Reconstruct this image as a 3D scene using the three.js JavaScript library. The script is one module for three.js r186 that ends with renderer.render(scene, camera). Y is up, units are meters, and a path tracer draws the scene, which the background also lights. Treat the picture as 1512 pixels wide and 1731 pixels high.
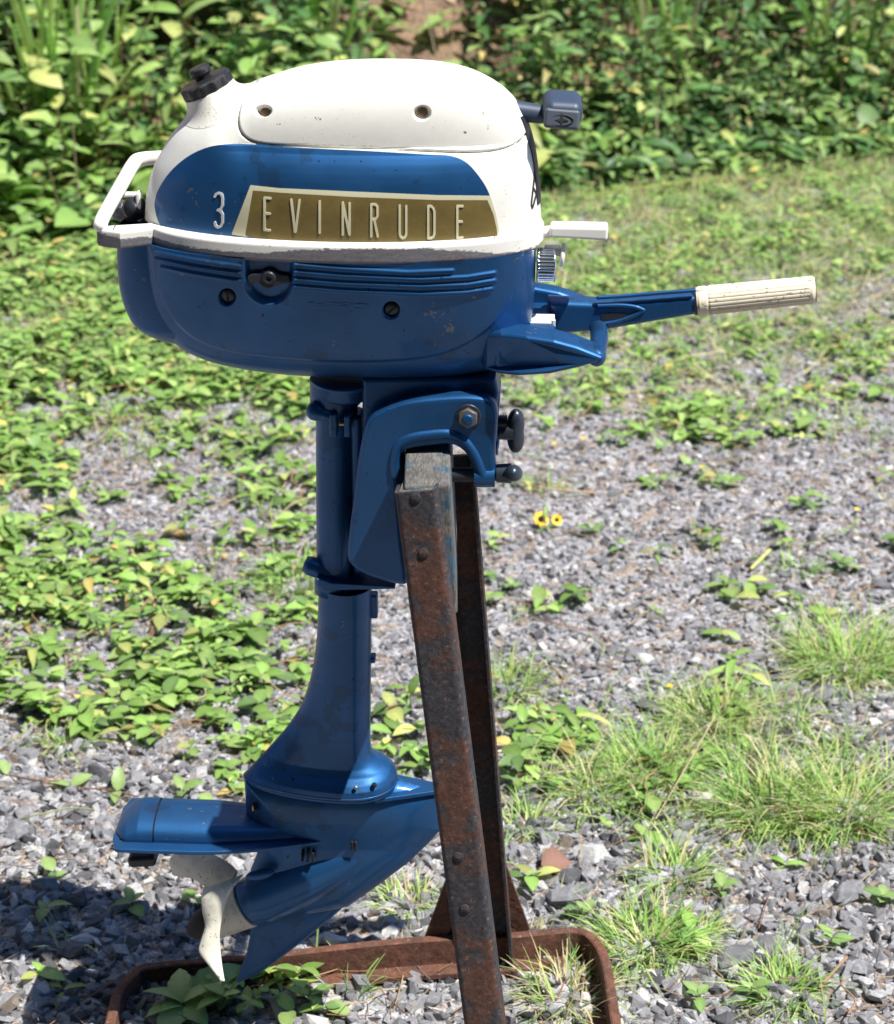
import * as THREE from 'three';
import { Sky } from 'three/addons/objects/Sky.js';
import { RoundedBoxGeometry } from 'three/addons/geometries/RoundedBoxGeometry.js';
import { ConvexGeometry } from 'three/addons/geometries/ConvexGeometry.js';
import { mergeGeometries, mergeVertices } from 'three/addons/utils/BufferGeometryUtils.js';
import { ImprovedNoise } from 'three/addons/math/ImprovedNoise.js';

// ---------------------------------------------------------------- camera, sky, sun, exposure
const scene = new THREE.Scene();
const EYE = new THREE.Vector3(0.109, 1.75, 2.27), PITCH = 25 * Math.PI / 180;
const FOV = 2 * Math.atan(865.5 / 4000) * 180 / Math.PI;
const camera = new THREE.PerspectiveCamera(FOV, 894 / 1024, 0.1, 400);
camera.position.copy(EYE);
camera.lookAt(EYE.x, EYE.y - Math.sin(PITCH), EYE.z - Math.cos(PITCH));
camera.focus = 2.48; camera.userData.fStop = 9;

const SUN = new THREE.Vector3(0.45, 1, 0.25).normalize();
const sky = new Sky(); sky.name = 'sky'; sky.scale.setScalar(300);
sky.userData.kind = 'structure';
const su = sky.material.uniforms;
su.sunPosition.value.copy(SUN); su.turbidity.value = 5; su.rayleigh.value = 0.7; su.mieCoefficient.value = 0.004; su.mieDirectionalG.value = 0.8;
scene.add(sky); scene.environmentIntensity = 0.1;
const sun = new THREE.DirectionalLight(new THREE.Color(1, 0.955, 0.88), 5);
sun.position.copy(SUN).multiplyScalar(20); sun.target.position.set(0, 0.4, 0);
sun.castShadow = true; sun.shadow.mapSize.set(4096, 4096);
Object.assign(sun.shadow.camera, { left: -6, right: 6, top: 6, bottom: -6, near: 1, far: 50 });
scene.add(sun, sun.target);

const renderer = new THREE.WebGLRenderer({ antialias: true });
renderer.setSize(894, 1024);
renderer.toneMapping = THREE.LinearToneMapping;
renderer.toneMappingExposure = 1.6;
renderer.shadowMap.enabled = true;

// ---------------------------------------------------------------- helpers
const V3 = (x, y, z) => new THREE.Vector3(x, y, z), V2 = (x, y) => new THREE.Vector2(x, y);
function rng(seed) { let s = seed >>> 0; return () => { s = (s + 0x6D2B79F5) | 0; let t = Math.imul(s ^ (s >>> 15), 1 | s); t = (t + Math.imul(t ^ (t >>> 7), 61 | t)) ^ t; return ((t ^ (t >>> 14)) >>> 0) / 4294967296; }; }
const R = rng(20240), rr = (a, b) => a + (b - a) * R(), pick = a => a[Math.floor(R() * a.length)];
const clamp = (x, a, b) => Math.min(b, Math.max(a, x)), lerp = (a, b, t) => a + (b - a) * t;
const sstep = (a, b, x) => { const t = clamp((x - a) / (b - a), 0, 1); return t * t * (3 - 2 * t); };
const perlin = new ImprovedNoise();
const noise = (x, y, z = 0) => perlin.noise(x + 31.7, y + 17.3, z + 5.1);
function fbm(x, y, o = 4, z = 0) { let a = 1, s = 0, t = 0; for (let i = 0; i < o; i++) { s += a * noise(x, y, z + i * 9); t += a; a *= 0.5; x *= 2.03; y *= 2.03; } return s / t; }
function tileNoise(u, v, n, seed) { // value noise that repeats every 1
  const h = (i, j) => { const k = Math.sin((((i % n) + n) % n) * 127.1 + (((j % n) + n) % n) * 311.7 + seed * 74.7) * 43758.5453; return k - Math.floor(k); };
  const x = u * n, y = v * n, i = Math.floor(x), j = Math.floor(y), fx = x - i, fy = y - j, sx = fx * fx * (3 - 2 * fx), sy = fy * fy * (3 - 2 * fy);
  return lerp(lerp(h(i, j), h(i + 1, j), sx), lerp(h(i, j + 1), h(i + 1, j + 1), sx), sy);
}
const tfbm = (u, v, n, o, seed) => { let s = 0, a = 1, t = 0; for (let k = 0; k < o; k++) { s += a * tileNoise(u, v, n << k, seed + k); t += a; a *= 0.55; } return s / t; };
function makeTex(w, h, fn, srgb) { // fn(u, v) -> [r, g, b] 0..1
  const d = new Uint8Array(w * h * 4);
  for (let j = 0; j < h; j++) for (let i = 0; i < w; i++) { const c = fn((i + 0.5) / w, (j + 0.5) / h), k = (j * w + i) * 4; d[k] = clamp(c[0], 0, 1) * 255; d[k + 1] = clamp(c[1], 0, 1) * 255; d[k + 2] = clamp(c[2], 0, 1) * 255; d[k + 3] = 255; }
  const t = new THREE.DataTexture(d, w, h); t.magFilter = THREE.LinearFilter; t.minFilter = THREE.LinearMipmapLinearFilter; t.wrapS = t.wrapT = THREE.RepeatWrapping; t.generateMipmaps = true;
  if (srgb) t.colorSpace = THREE.SRGBColorSpace; t.needsUpdate = true; return t;
}

// measuring: photo pixel (1512 x 1731) -> point on a plane z = const in the world or in the motor's own axes
const FWD = V3(0, -Math.sin(PITCH), -Math.cos(PITCH)), UPV = V3(0, Math.cos(PITCH), -Math.sin(PITCH)), RGT = V3(1, 0, 0);
const ray = (px, py) => FWD.clone().addScaledVector(RGT, (px - 756) / 4000).addScaledVector(UPV, (865.5 - py) / 4000);
const YAW = -3.4 * Math.PI / 180, yAxis = V3(0, 1, 0);
const EYE_M = EYE.clone().applyAxisAngle(yAxis, -YAW);
function P(px, py, z = 0) { const d = ray(px, py).applyAxisAngle(yAxis, -YAW), t = (z - EYE_M.z) / d.z; return EYE_M.clone().addScaledVector(d, t); }
function W(px, py, z = 0) { const d = ray(px, py), t = (z - EYE.z) / d.z; return EYE.clone().addScaledVector(d, t); }
function G(px, py, h = 0) { const d = ray(px, py), t = (h - EYE.y) / d.y; return EYE.clone().addScaledVector(d, t); }
function pxW(v) { const q = v.clone().sub(EYE), f = q.dot(FWD); return [756 + 4000 * q.x / f, 865.5 - 4000 * q.dot(UPV) / f]; }
function pxM(v) { return pxW(v.clone().applyAxisAngle(yAxis, YAW)); }

// objects
const used = {};
function numbered(n) { used[n] = (used[n] ?? -1) + 1; return used[n] ? `${n}_${String(used[n]).padStart(3, '0')}` : n; }
function tag(o, label, category, group, kind) { if (label) o.userData.label = label; if (category) o.userData.category = category; if (group) o.userData.group = group; if (kind) o.userData.kind = kind; return o; }
function thing(name, label, category, pos, group) { const o = new THREE.Group(); o.name = numbered(name); if (pos) o.position.copy(pos); scene.add(o); return tag(o, label, category, group); }
function part(name, geo, m, parent) { const o = new THREE.Mesh(geo, m); o.name = name; o.castShadow = o.receiveShadow = true; parent.add(o); return o; }
function solo(name, geo, m, label, category, group, kind) { const o = new THREE.Mesh(geo, m); o.name = numbered(name); o.castShadow = o.receiveShadow = true; scene.add(o); return tag(o, label, category, group, kind); }
function clean(gs) { return gs.map(g => { g = g.index ? g.toNonIndexed() : g; for (const k of Object.keys(g.attributes)) if (!['position', 'normal', 'uv'].includes(k)) g.deleteAttribute(k); if (!g.attributes.uv) g.setAttribute('uv', new THREE.Float32BufferAttribute(new Float32Array(g.attributes.position.count * 2), 2)); if (!g.attributes.normal) g.computeVertexNormals(); return g; }); }
const join = gs => mergeGeometries(clean(gs));
function boxUV(g, s = 1) { // uv in metres * s, by the dominant direction of the normal
  if (!g.attributes.normal) g.computeVertexNormals();
  const p = g.attributes.position, n = g.attributes.normal, uv = new Float32Array(p.count * 2);
  for (let i = 0; i < p.count; i++) {
    const ax = Math.abs(n.getX(i)), ay = Math.abs(n.getY(i)), az = Math.abs(n.getZ(i));
    const [a, b] = az >= ax && az >= ay ? [p.getX(i), p.getY(i)] : ax >= ay ? [p.getZ(i), p.getY(i)] : [p.getX(i), p.getZ(i)];
    uv[2 * i] = a * s; uv[2 * i + 1] = b * s;
  }
  g.setAttribute('uv', new THREE.BufferAttribute(uv, 2)); return g;
}
function curve2(pts, closed = true, n = 12) { const c = new THREE.CatmullRomCurve3(pts.map(p => V3(p[0], p[1], 0)), closed, 'centripetal'); return c.getPoints(pts.length * n).map(v => [v.x, v.y]); }
function sdf(poly) { // signed distance, positive inside
  const n = poly.length;
  return (x, y) => {
    let d = 1e18, inside = false;
    for (let i = 0, j = n - 1; i < n; j = i++) {
      const [ax, ay] = poly[j], [bx, by] = poly[i], ex = bx - ax, ey = by - ay, wx = x - ax, wy = y - ay, t = clamp((wx * ex + wy * ey) / (ex * ex + ey * ey + 1e-12), 0, 1), qx = wx - ex * t, qy = wy - ey * t;
      d = Math.min(d, qx * qx + qy * qy);
      if ((ay > y) !== (by > y) && x < (bx - ax) * (y - ay) / (by - ay) + ax) inside = !inside;
    }
    return inside ? Math.sqrt(d) : -Math.sqrt(d);
  };
}
function strokes(lines) { // distance to open polylines
  return (x, y) => { let d = 1e18; for (const l of lines) for (let i = 1; i < l.length; i++) { const [ax, ay] = l[i - 1], [bx, by] = l[i], ex = bx - ax, ey = by - ay, wx = x - ax, wy = y - ay, t = clamp((wx * ex + wy * ey) / (ex * ex + ey * ey + 1e-12), 0, 1), qx = wx - ex * t, qy = wy - ey * t; d = Math.min(d, qx * qx + qy * qy); } return Math.sqrt(d); };
}
// triangle soup clipped by a scalar per vertex (kept where f > 0)
function clipMesh(mesh, f) { // mesh {p:[Vector3], n:[Vector3], t:[i,j,k...]}, f:[number]
  const p = mesh.p.slice(), n = mesh.n.slice(), t = [], cut = new Map();
  const mid = (a, b) => { const key = a < b ? a * 4194304 + b : b * 4194304 + a; if (cut.has(key)) return cut.get(key); const k = f[a] / (f[a] - f[b]); p.push(mesh.p[a].clone().lerp(mesh.p[b], k)); n.push(mesh.n[a].clone().lerp(mesh.n[b], k).normalize()); cut.set(key, p.length - 1); return p.length - 1; };
  for (let i = 0; i < mesh.t.length; i += 3) {
    const v = [mesh.t[i], mesh.t[i + 1], mesh.t[i + 2]], s = v.map(k => f[k] > 0), c = s[0] + s[1] + s[2];
    if (c === 3) t.push(...v); else if (c === 1) { const k = s.indexOf(true), a = v[k], b = v[(k + 1) % 3], d = v[(k + 2) % 3]; t.push(a, mid(a, b), mid(a, d)); }
    else if (c === 2) { const k = s.indexOf(false), a = v[k], b = v[(k + 1) % 3], d = v[(k + 2) % 3], ab = mid(a, b), ad = mid(a, d); t.push(ab, b, d, ab, d, ad); }
  }
  const map = new Map(), P2 = [], N2 = [], T2 = []; // drop what is not used
  for (const k of t) { if (!map.has(k)) { map.set(k, P2.length); P2.push(p[k]); N2.push(n[k]); } T2.push(map.get(k)); }
  return { p: P2, n: N2, t: T2 };
}
function toGeo(m, off = 0) {
  const g = new THREE.BufferGeometry(), a = new Float32Array(m.p.length * 3), b = new Float32Array(m.p.length * 3);
  m.p.forEach((v, i) => { a[3 * i] = v.x + m.n[i].x * off; a[3 * i + 1] = v.y + m.n[i].y * off; a[3 * i + 2] = v.z + m.n[i].z * off; b[3 * i] = m.n[i].x; b[3 * i + 1] = m.n[i].y; b[3 * i + 2] = m.n[i].z; });
  g.setAttribute('position', new THREE.BufferAttribute(a, 3)); g.setAttribute('normal', new THREE.BufferAttribute(b, 3)); g.setIndex(m.t); return g;
}
function thick(m, h, back = 0.0006) { // raise a clipped patch by h and wall its rim
  const g = toGeo(m, h), edge = new Map();
  for (let i = 0; i < m.t.length; i += 3) for (let k = 0; k < 3; k++) { const a = m.t[i + k], b = m.t[i + (k + 1) % 3], key = a < b ? a + '_' + b : b + '_' + a; edge.has(key) ? edge.set(key, null) : edge.set(key, [a, b]); }
  const pos = [];
  for (const e of edge.values()) if (e) { const [a, b] = e, q = (i, o) => m.p[i].clone().addScaledVector(m.n[i], o), A = q(a, h), B = q(b, h), A2 = q(a, -back), B2 = q(b, -back); for (const v of [A, A2, B2, A, B2, B]) pos.push(v.x, v.y, v.z); }
  const w = new THREE.BufferGeometry(); w.setAttribute('position', new THREE.Float32BufferAttribute(pos, 3)); w.computeVertexNormals(); return join([g, w]);
}
// grid surface: S(u, v) -> Vector3
function gridMesh(S, nu, nv, u0 = 0, u1 = 1, v0 = 0, v1 = 1, flip = false) {
  const p = [], t = [];
  for (let j = 0; j <= nv; j++) for (let i = 0; i <= nu; i++) p.push(S(lerp(u0, u1, i / nu), lerp(v0, v1, j / nv)));
  for (let j = 0; j < nv; j++) for (let i = 0; i < nu; i++) { const a = j * (nu + 1) + i, b = a + 1, c = a + nu + 1, d = c + 1; flip ? t.push(a, b, c, b, d, c) : t.push(a, c, b, b, c, d); }
  const n = p.map(() => V3(0, 0, 0)), e1 = V3(), e2 = V3(), c = V3();
  for (let i = 0; i < t.length; i += 3) { e1.subVectors(p[t[i + 1]], p[t[i]]); e2.subVectors(p[t[i + 2]], p[t[i]]); c.crossVectors(e1, e2); for (let k = 0; k < 3; k++) n[t[i + k]].add(c); }
  n.forEach(v => v.normalize()); return { p, n, t };
}
// flat outline (motor plane z = z0) swollen to +-T with edges rounded over R metres
function inflate(poly, z0, T, Rr, cell = 0.0025, lens) {
  const f = sdf(poly); let x0 = 1e9, x1 = -1e9, y0 = 1e9, y1 = -1e9;
  for (const [x, y] of poly) { x0 = Math.min(x0, x); x1 = Math.max(x1, x); y0 = Math.min(y0, y); y1 = Math.max(y1, y); }
  x0 -= cell; y0 -= cell; x1 += cell; y1 += cell;
  const nu = Math.ceil((x1 - x0) / cell), nv = Math.ceil((y1 - y0) / cell), out = [];
  for (const s of [1, -1]) {
    const flat = gridMesh((u, v) => V3(lerp(x0, x1, u), lerp(y0, y1, v), 0), nu, nv, 0, 1, 0, 1, s > 0);
    const d = flat.p.map(q => f(q.x, q.y)), m = clipMesh(flat, d);
    m.p.forEach(q => { const k = clamp(Math.max(f(q.x, q.y), 0) / Rr, 0, 1), h = Math.sqrt(1 - (1 - k) * (1 - k)); q.z = z0 + s * h * (lens ? lens(q.x, q.y) : T); });
    const g = new THREE.BufferGeometry(); g.setAttribute('position', new THREE.Float32BufferAttribute(m.p.flatMap(q => [q.x, q.y, q.z]), 3)); g.setIndex(m.t); g.computeVertexNormals(); out.push(g);
  }
  return join(out);
}
const polyM = (pts, z, smooth = true, n = 8) => (smooth ? curve2(pts, true, n) : pts).map(([a, b]) => { const v = P(a, b, z); return [v.x, v.y]; });
function plate(poly, z, depth, bevel = 0.002) { // outline extruded backwards from z
  const s = new THREE.Shape(poly.map(p => V2(p[0], p[1]))), g = new THREE.ExtrudeGeometry(s, { depth: depth - 2 * bevel, bevelEnabled: true, bevelThickness: bevel, bevelSize: bevel, bevelOffset: -bevel, bevelSegments: 3, curveSegments: 8 });
  g.translate(0, 0, z - depth + bevel); return g;
}
function along(g, a, b) { // turn a y-axis geometry so that it runs from a to b (its y = 0 at a)
  const d = b.clone().sub(a), q = new THREE.Quaternion().setFromUnitVectors(V3(0, 1, 0), d.clone().normalize()); g.applyQuaternion(q); g.translate(a.x, a.y, a.z); return g;
}
function rod(a, b, r1, r2 = r1, seg = 20) { const h = a.distanceTo(b), g = new THREE.CylinderGeometry(r2, r1, h, seg); g.translate(0, h / 2, 0); return along(g, a, b); }
function lathe(a, b, prof, seg = 40) { const L = a.distanceTo(b); return along(new THREE.LatheGeometry(prof.map(([r, t]) => V2(Math.max(r, 1e-5), t * L)), seg), a, b); }
function tube(pts, r, seg = 60, rad = 12, caps = true) { const c = new THREE.CatmullRomCurve3(pts, false, 'centripetal'), g = [new THREE.TubeGeometry(c, seg, r, rad)]; if (caps) for (const e of [pts[0], pts[pts.length - 1]]) { const s = new THREE.SphereGeometry(r, rad, 8); s.translate(e.x, e.y, e.z); g.push(s); } return join(g); }
function rbox(w, h, d, r, at, rot) { const g = new RoundedBoxGeometry(w, h, d, 3, r); if (rot) g.applyQuaternion(new THREE.Quaternion().setFromEuler(new THREE.Euler(...rot))); g.translate(at.x, at.y, at.z); return g; }
function table(pts) { return y => { if (y <= pts[0][0]) return pts[0][1]; for (let i = 1; i < pts.length; i++) if (y <= pts[i][0]) return lerp(pts[i - 1][1], pts[i][1], (y - pts[i - 1][0]) / (pts[i][0] - pts[i - 1][0] + 1e-12)); return pts[pts.length - 1][1]; }; }
const lin = (r, g, b) => new THREE.Color().setRGB(r, g, b);

// ---------------------------------------------------------------- materials
const fine = makeTex(512, 512, (u, v) => { const n = tfbm(u, v, 8, 5, 3), s = tileNoise(u, v, 200, 9); const k = 0.8 + 0.28 * n + (s > 0.985 ? 0.25 : 0); return [k, k, k]; }, false); // roughness grain
const blueTex = makeTex(1024, 1024, (u, v) => {
  const n = tfbm(u, v, 6, 5, 11), chip = tfbm(u, v, 40, 3, 21), spot = tileNoise(u, v, 150, 31), g = 0.9 + 0.2 * n;
  const wear = sstep(0.5, 0.68, tfbm(u, v, 3, 3, 25)); let c = [0.122 * g, 0.33 * g, 0.525 * g];
  if (chip > 0.84 - 0.12 * wear && spot > 0.6) c = wear > 0.6 ? [0.40, 0.43, 0.46] : [0.20, 0.36, 0.5]; if (tfbm(u, v, 9, 4, 29) > 0.66) c = c.map((k, i) => lerp(k, [0.13, 0.24, 0.36][i], 0.45)); const sc = tileNoise(u * 0.3 + v * 0.1, v * 6 + u, 90, 35); if (sc > 0.988) c = c.map(k => k * 1.25 + 0.03);
  if (tfbm(u, v, 90, 2, 77) > 0.9) c = [0.05, 0.1, 0.2];
  return c;
}, true);
const flake = makeTex(512, 512, (u, v) => { const a = tileNoise(u, v, 256, 41), b = tileNoise(u, v, 64, 43), k = 0.5 + 0.35 * (a - 0.5) + 0.3 * (b - 0.5); return [k, k, k]; }, false);
const rep = (t, s) => { const c = t.clone(); c.repeat.set(s, s); c.needsUpdate = true; return c; };
const std = o => new THREE.MeshStandardMaterial(o), phys = o => new THREE.MeshPhysicalMaterial(o);
const M = {
  blue: phys({ color: lin(1, 1, 1), map: rep(blueTex, 3), metalness: 0.7, roughness: 0.57, roughnessMap: rep(fine, 9), clearcoat: 0.35, clearcoatRoughness: 0.13, bumpMap: rep(flake, 10), bumpScale: 0.00006 }),
  white: phys({ color: lin(0.82, 0.80, 0.75), roughness: 0.42, clearcoat: 0.25, clearcoatRoughness: 0.2, roughnessMap: rep(fine, 6) }),
  cream: std({ color: lin(1, 1, 1), map: rep(makeTex(512, 512, (u, v) => { const n = tfbm(u, v, 5, 5, 71), d = tfbm(u, v, 26, 4, 73), k = 0.86 + 0.1 * (n - 0.5) - (d > 0.7 ? 0.22 : 0); return [k, k * 0.955, k * 0.85]; }, true), 9), roughness: 0.55 }),
  neck: phys({ map: rep(makeTex(512, 512, (u, v) => { const n = tfbm(u, v, 5, 4, 81), d = tfbm(u, v, 50, 3, 83), s = tileNoise(u, v, 220, 85), k = 0.925 - (s * 0.5 + d * 0.5 > 0.80 - 0.18 * sstep(0.5, 0.7, n) ? 0.2 : 0); return [k, k * 0.985, k * 0.94]; }, true), 9), roughness: 0.45, clearcoat: 0.2 }),
  propWhite: std({ color: lin(1, 1, 1), map: rep(makeTex(512, 512, (u, v) => { const n = tfbm(u, v, 5, 5, 51), s = tfbm(u, v, 60, 2, 53); const g = tfbm(u, v, 12, 5, 57); const k = 0.70 + 0.26 * n - 0.12 * sstep(0.5, 0.75, g) - (s > 0.82 ? 0.3 : 0); return [k, k * 0.985, k * 0.92]; }, true), 6), roughness: 0.5 }),
  black: std({ color: lin(0.018, 0.018, 0.02), roughness: 0.35, bumpMap: rep(flake, 20), bumpScale: 0.0003 }),
  slot: std({ color: lin(0.006, 0.006, 0.008), roughness: 0.9 }),
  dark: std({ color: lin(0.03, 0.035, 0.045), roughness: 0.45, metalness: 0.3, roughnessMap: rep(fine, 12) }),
  grayBlue: std({ color: lin(0.035, 0.055, 0.095), roughness: 0.5, roughnessMap: rep(fine, 14) }),
  grayFace: std({ color: lin(0.07, 0.085, 0.11), roughness: 0.5, roughnessMap: rep(fine, 14) }),
  chrome: std({ color: lin(0.75, 0.76, 0.78), roughness: 0.22, metalness: 1, roughnessMap: rep(fine, 14) }),
  steel: std({ color: lin(0.32, 0.31, 0.3), roughness: 0.5, metalness: 0.8, roughnessMap: rep(fine, 14) }),
  oldScrew: std({ color: lin(0.22, 0.15, 0.10), roughness: 0.7, metalness: 0.5 }),
  brass: std({ color: lin(0.5, 0.35, 0.15), roughness: 0.4, metalness: 1 }),
  gold: std({ color: lin(1, 1, 1), map: rep(makeTex(512, 512, (u, v) => { const n = tfbm(u, v, 8, 5, 61), f = tileNoise(u * 0.15, v, 300, 63); const k = 0.86 + 0.22 * n + 0.08 * (f - 0.5); return [0.47 * k, 0.405 * k, 0.225 * k]; }, true), 8), roughness: 0.5, metalness: 0.25 }),
  ivory: std({ color: lin(0.56, 0.53, 0.36), roughness: 0.55, roughnessMap: rep(fine, 10) }),
  numeral: std({ color: lin(0.62, 0.63, 0.66), roughness: 0.45 }),
  emblem: std({ color: lin(0.02, 0.02, 0.02), roughness: 0.6 }),
};
// rusty steel with remains of dark blue paint
function rustTex(seed, blueShare) {
  return makeTex(1024, 1024, (u, v) => {
    const a = tfbm(u, v, 5, 6, seed), b = tfbm(u, v, 14, 5, seed + 7), c = tileNoise(u, v, 260, seed + 9), d = tfbm(u, v, 60, 3, seed + 13);
    let col = [lerp(0.30, 0.47, b), lerp(0.21, 0.305, b), lerp(0.175, 0.235, b)];
    const bl = sstep(0.5 - 0.06, 0.5 + 0.1, a * 0.7 + b * 0.3 + blueShare - 0.5);
    const paint = [0.20 + 0.06 * d, 0.21 + 0.06 * d, 0.23 + 0.06 * d];
    col = col.map((k, i) => lerp(k, paint[i], bl * 0.85));
    const sp = (c - 0.5) * 0.1 + (d - 0.5) * 0.12;
    if (d > 0.78) col = [0.52, 0.33, 0.25];
    return col.map(k => k + sp);
  }, true);
}
const rustBump = makeTex(512, 512, (u, v) => { const k = tfbm(u, v, 30, 5, 91); return [k, k, k]; }, false);
M.rust = std({ map: rep(rustTex(101, 0.12), 3), roughness: 0.85, metalness: 0.1, bumpMap: rep(rustBump, 5), bumpScale: 0.0009 });
M.legRust = std({ map: rep(rustTex(131, 0.60), 4.3), color: lin(0.82, 0.86, 0.92), roughness: 0.72, metalness: 0.25, bumpMap: rep(rustBump, 5), bumpScale: 0.0008 });
M.board = std({ color: lin(0.8, 0.8, 0.82), map: rep(makeTex(512, 512, (u, v) => { const n = tfbm(u, v, 10, 5, 141), f = tileNoise(u, v * 0.2, 160, 143), k = 0.30 + 0.16 * n + 0.16 * (f - 0.5); const b = sstep(0.52, 0.66, tfbm(u, v, 6, 4, 147)); return [lerp(k * 1.08, k * 0.75, b), lerp(k * 1.05, k * 1.0, b), lerp(k, k * 1.15, b)]; }, true), 6), roughness: 0.9, bumpMap: rep(rustBump, 6), bumpScale: 0.0006 });
M.nut = std({ color: lin(0.17, 0.16, 0.155), roughness: 0.55, metalness: 0.6, roughnessMap: rep(fine, 14) });
M.rubber = std({ color: lin(0.02, 0.016, 0.014), roughness: 0.75 });

// ---------------------------------------------------------------- the outboard motor (its own axes: x to the bow, y up, z to the viewer)
const motor = thing('outboard_motor', 'vintage outboard motor with white tank and blue lower body, clamped upright on the rusty stand', 'outboard motor', V3(0, 0, 0));
motor.rotation.y = YAW;
const add = (name, geo, m, parent = motor, uvs = 1) => part(name, boxUV(geo, uvs), m, parent);

// loft of level curves: q 0..1 from base to tip, u 0..1 round the near side (right end -> near -> left end)
function shell({ y0, H, m, n, W: w0, L, Rt, disp, wf }) {
  return (u, q) => {
    const a = q * Math.PI / 2, y = y0 + H * Math.pow(Math.sin(a), 2 / m), h = Math.pow(Math.cos(a), 2 / m);
    const xl = L(y), xr = Rt(y), c = Math.cos(u * Math.PI), s = Math.abs(Math.sin(u * Math.PI)), nn = typeof n === 'function' ? n(y) : n;
    const x = (xl + xr) / 2 + (xr - xl) / 2 * Math.sign(c) * Math.pow(Math.abs(c), 2 / nn), z = (wf ? wf(y) : w0 * h) * Math.pow(s, 2 / nn);
    return V3(x, y, z);
  };
}
function displaced(mesh, fn) { mesh.p.forEach((p, i) => p.addScaledVector(mesh.n[i], fn(mesh.px[i][0], mesh.px[i][1]))); const px = mesh.px; renorm(mesh); mesh.px = px; return mesh; }
function renorm(m) { m.n.forEach(v => v.set(0, 0, 0)); const e1 = V3(), e2 = V3(), c = V3(); for (let i = 0; i < m.t.length; i += 3) { e1.subVectors(m.p[m.t[i + 1]], m.p[m.t[i]]); e2.subVectors(m.p[m.t[i + 2]], m.p[m.t[i]]); c.crossVectors(e1, e2); for (let k = 0; k < 3; k++) m.n[m.t[i + k]].add(c); } m.n.forEach(v => v.normalize()); return m; }
const mirrorGeo = g => { const c = g.clone(); c.scale(1, 1, -1); const p = c.attributes.position, k = c.index; if (k) for (let i = 0; i < k.count; i += 3) { const t = k.getX(i); k.setX(i, k.getX(i + 1)); k.setX(i + 1, t); } c.deleteAttribute('normal'); c.computeVertexNormals(); return c; };

// ---- fuel tank, lid, side panel, nameplate
const tankPts = (a) => a.map(([x, y]) => { const v = P(x, y, 0); return [v.y, v.x]; }).sort((p, q) => p[0] - q[0]);
const leftProfile = tankPts(curve2([[246, 372], [247, 345], [249, 325], [254, 302], [263, 275], [278, 247], [294, 222], [312, 202], [335, 183], [364, 166], [400, 151], [443, 136], [490, 121], [540, 111], [595, 106], [660, 105]], false));
const rightProfile = tankPts(curve2([[916, 380], [913, 335], [909, 288], [903, 247], [894, 213], [881, 185], [862, 160], [838, 141], [808, 125], [770, 113], [715, 106], [660, 105]], false));
const yBand = P(580, 366, 0).y, yTop = P(660, 105, 0).y;
const TANK = { y0: yBand - 0.004, H: yTop - yBand + 0.004, m: 2.5, n: y => lerp(2.0, 2.35, clamp((y - yBand) / 0.15, 0, 1)), W: 0.0735, wf: (() => {
  const base = yBand - 0.004, KS = 0.0895, bt = table([[0, 0.0735], [0.016, 0.0738], [0.028, 0.0735], [0.039, 0.0726], [0.049, 0.0711], [0.058, 0.069], [0.066, 0.0664], [0.074, 0.0628], [0.082, 0.0577], [KS, 0.0505]]), Hh = yTop - base;
  const lidW = y => { const t = clamp((y - KS) / (Hh - KS), 0, 1); return 0.0505 * Math.pow(1 - Math.pow(t, 2.6), 1 / 2.6); };
  return y => { const k = y - base; const a = k < KS ? (bt(k - 0.006) + bt(k) + bt(Math.min(k + 0.006, KS))) / 3 : lidW(k); return Math.max(a, 0); };
})(), L: table(leftProfile), Rt: table(rightProfile) };
const tankS0 = shell(TANK), xLa = P(345, 200, 0.04).x, xLb = P(425, 200, 0.04).x;
const sideW = (x, y) => { const w1 = TANK.wf(y), w2 = TANK.W * Math.pow(Math.max(0, 1 - Math.pow(clamp((y - TANK.y0) / TANK.H, 0, 1), 2.3)), 1 / 2.3); return lerp(w2, w1, sstep(xLa, xLb, x)); };
const tankS = (u, q) => { const v = tankS0(u, q), w = TANK.wf(v.y); if (w > 1e-6) v.z *= sideW(v.x, v.y) / w; return v; };
const inTank = v => { if (v.y < TANK.y0) return true; if (v.y > TANK.y0 + TANK.H) return false; const l = TANK.L(v.y), r = TANK.Rt(v.y), n = TANK.n(v.y); return Math.pow(Math.abs((v.x - (l + r) / 2) / ((r - l) / 2)), n) + Math.pow(Math.abs(v.z) / Math.max(sideW(v.x, v.y), 1e-5), n) < 1; };
const lidPoly = curve2([[432, 141], [414, 158], [405, 182], [402, 205], [408, 225], [422, 237], [445, 243], [520, 247], [620, 251], [720, 256], [800, 258], [850, 252], [880, 238], [898, 215], [925, 190], [960, 100], [800, 20], [560, 20], [470, 80]], true, 10);
const lidF = sdf(lidPoly);
const lidHoles = [[446, 188, 13, 10], [714, 191, 14, 13]];
const panelF = sdf(curve2([[262, 352], [263, 334], [272, 313], [292, 286], [322, 262], [355, 248], [395, 243], [432, 244], [520, 250], [620, 255], [720, 261], [765, 264], [788, 274], [808, 295], [824, 320], [835, 350], [843, 390], [846, 425], [600, 440], [420, 425], [330, 405], [275, 385]], true, 10));
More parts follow.
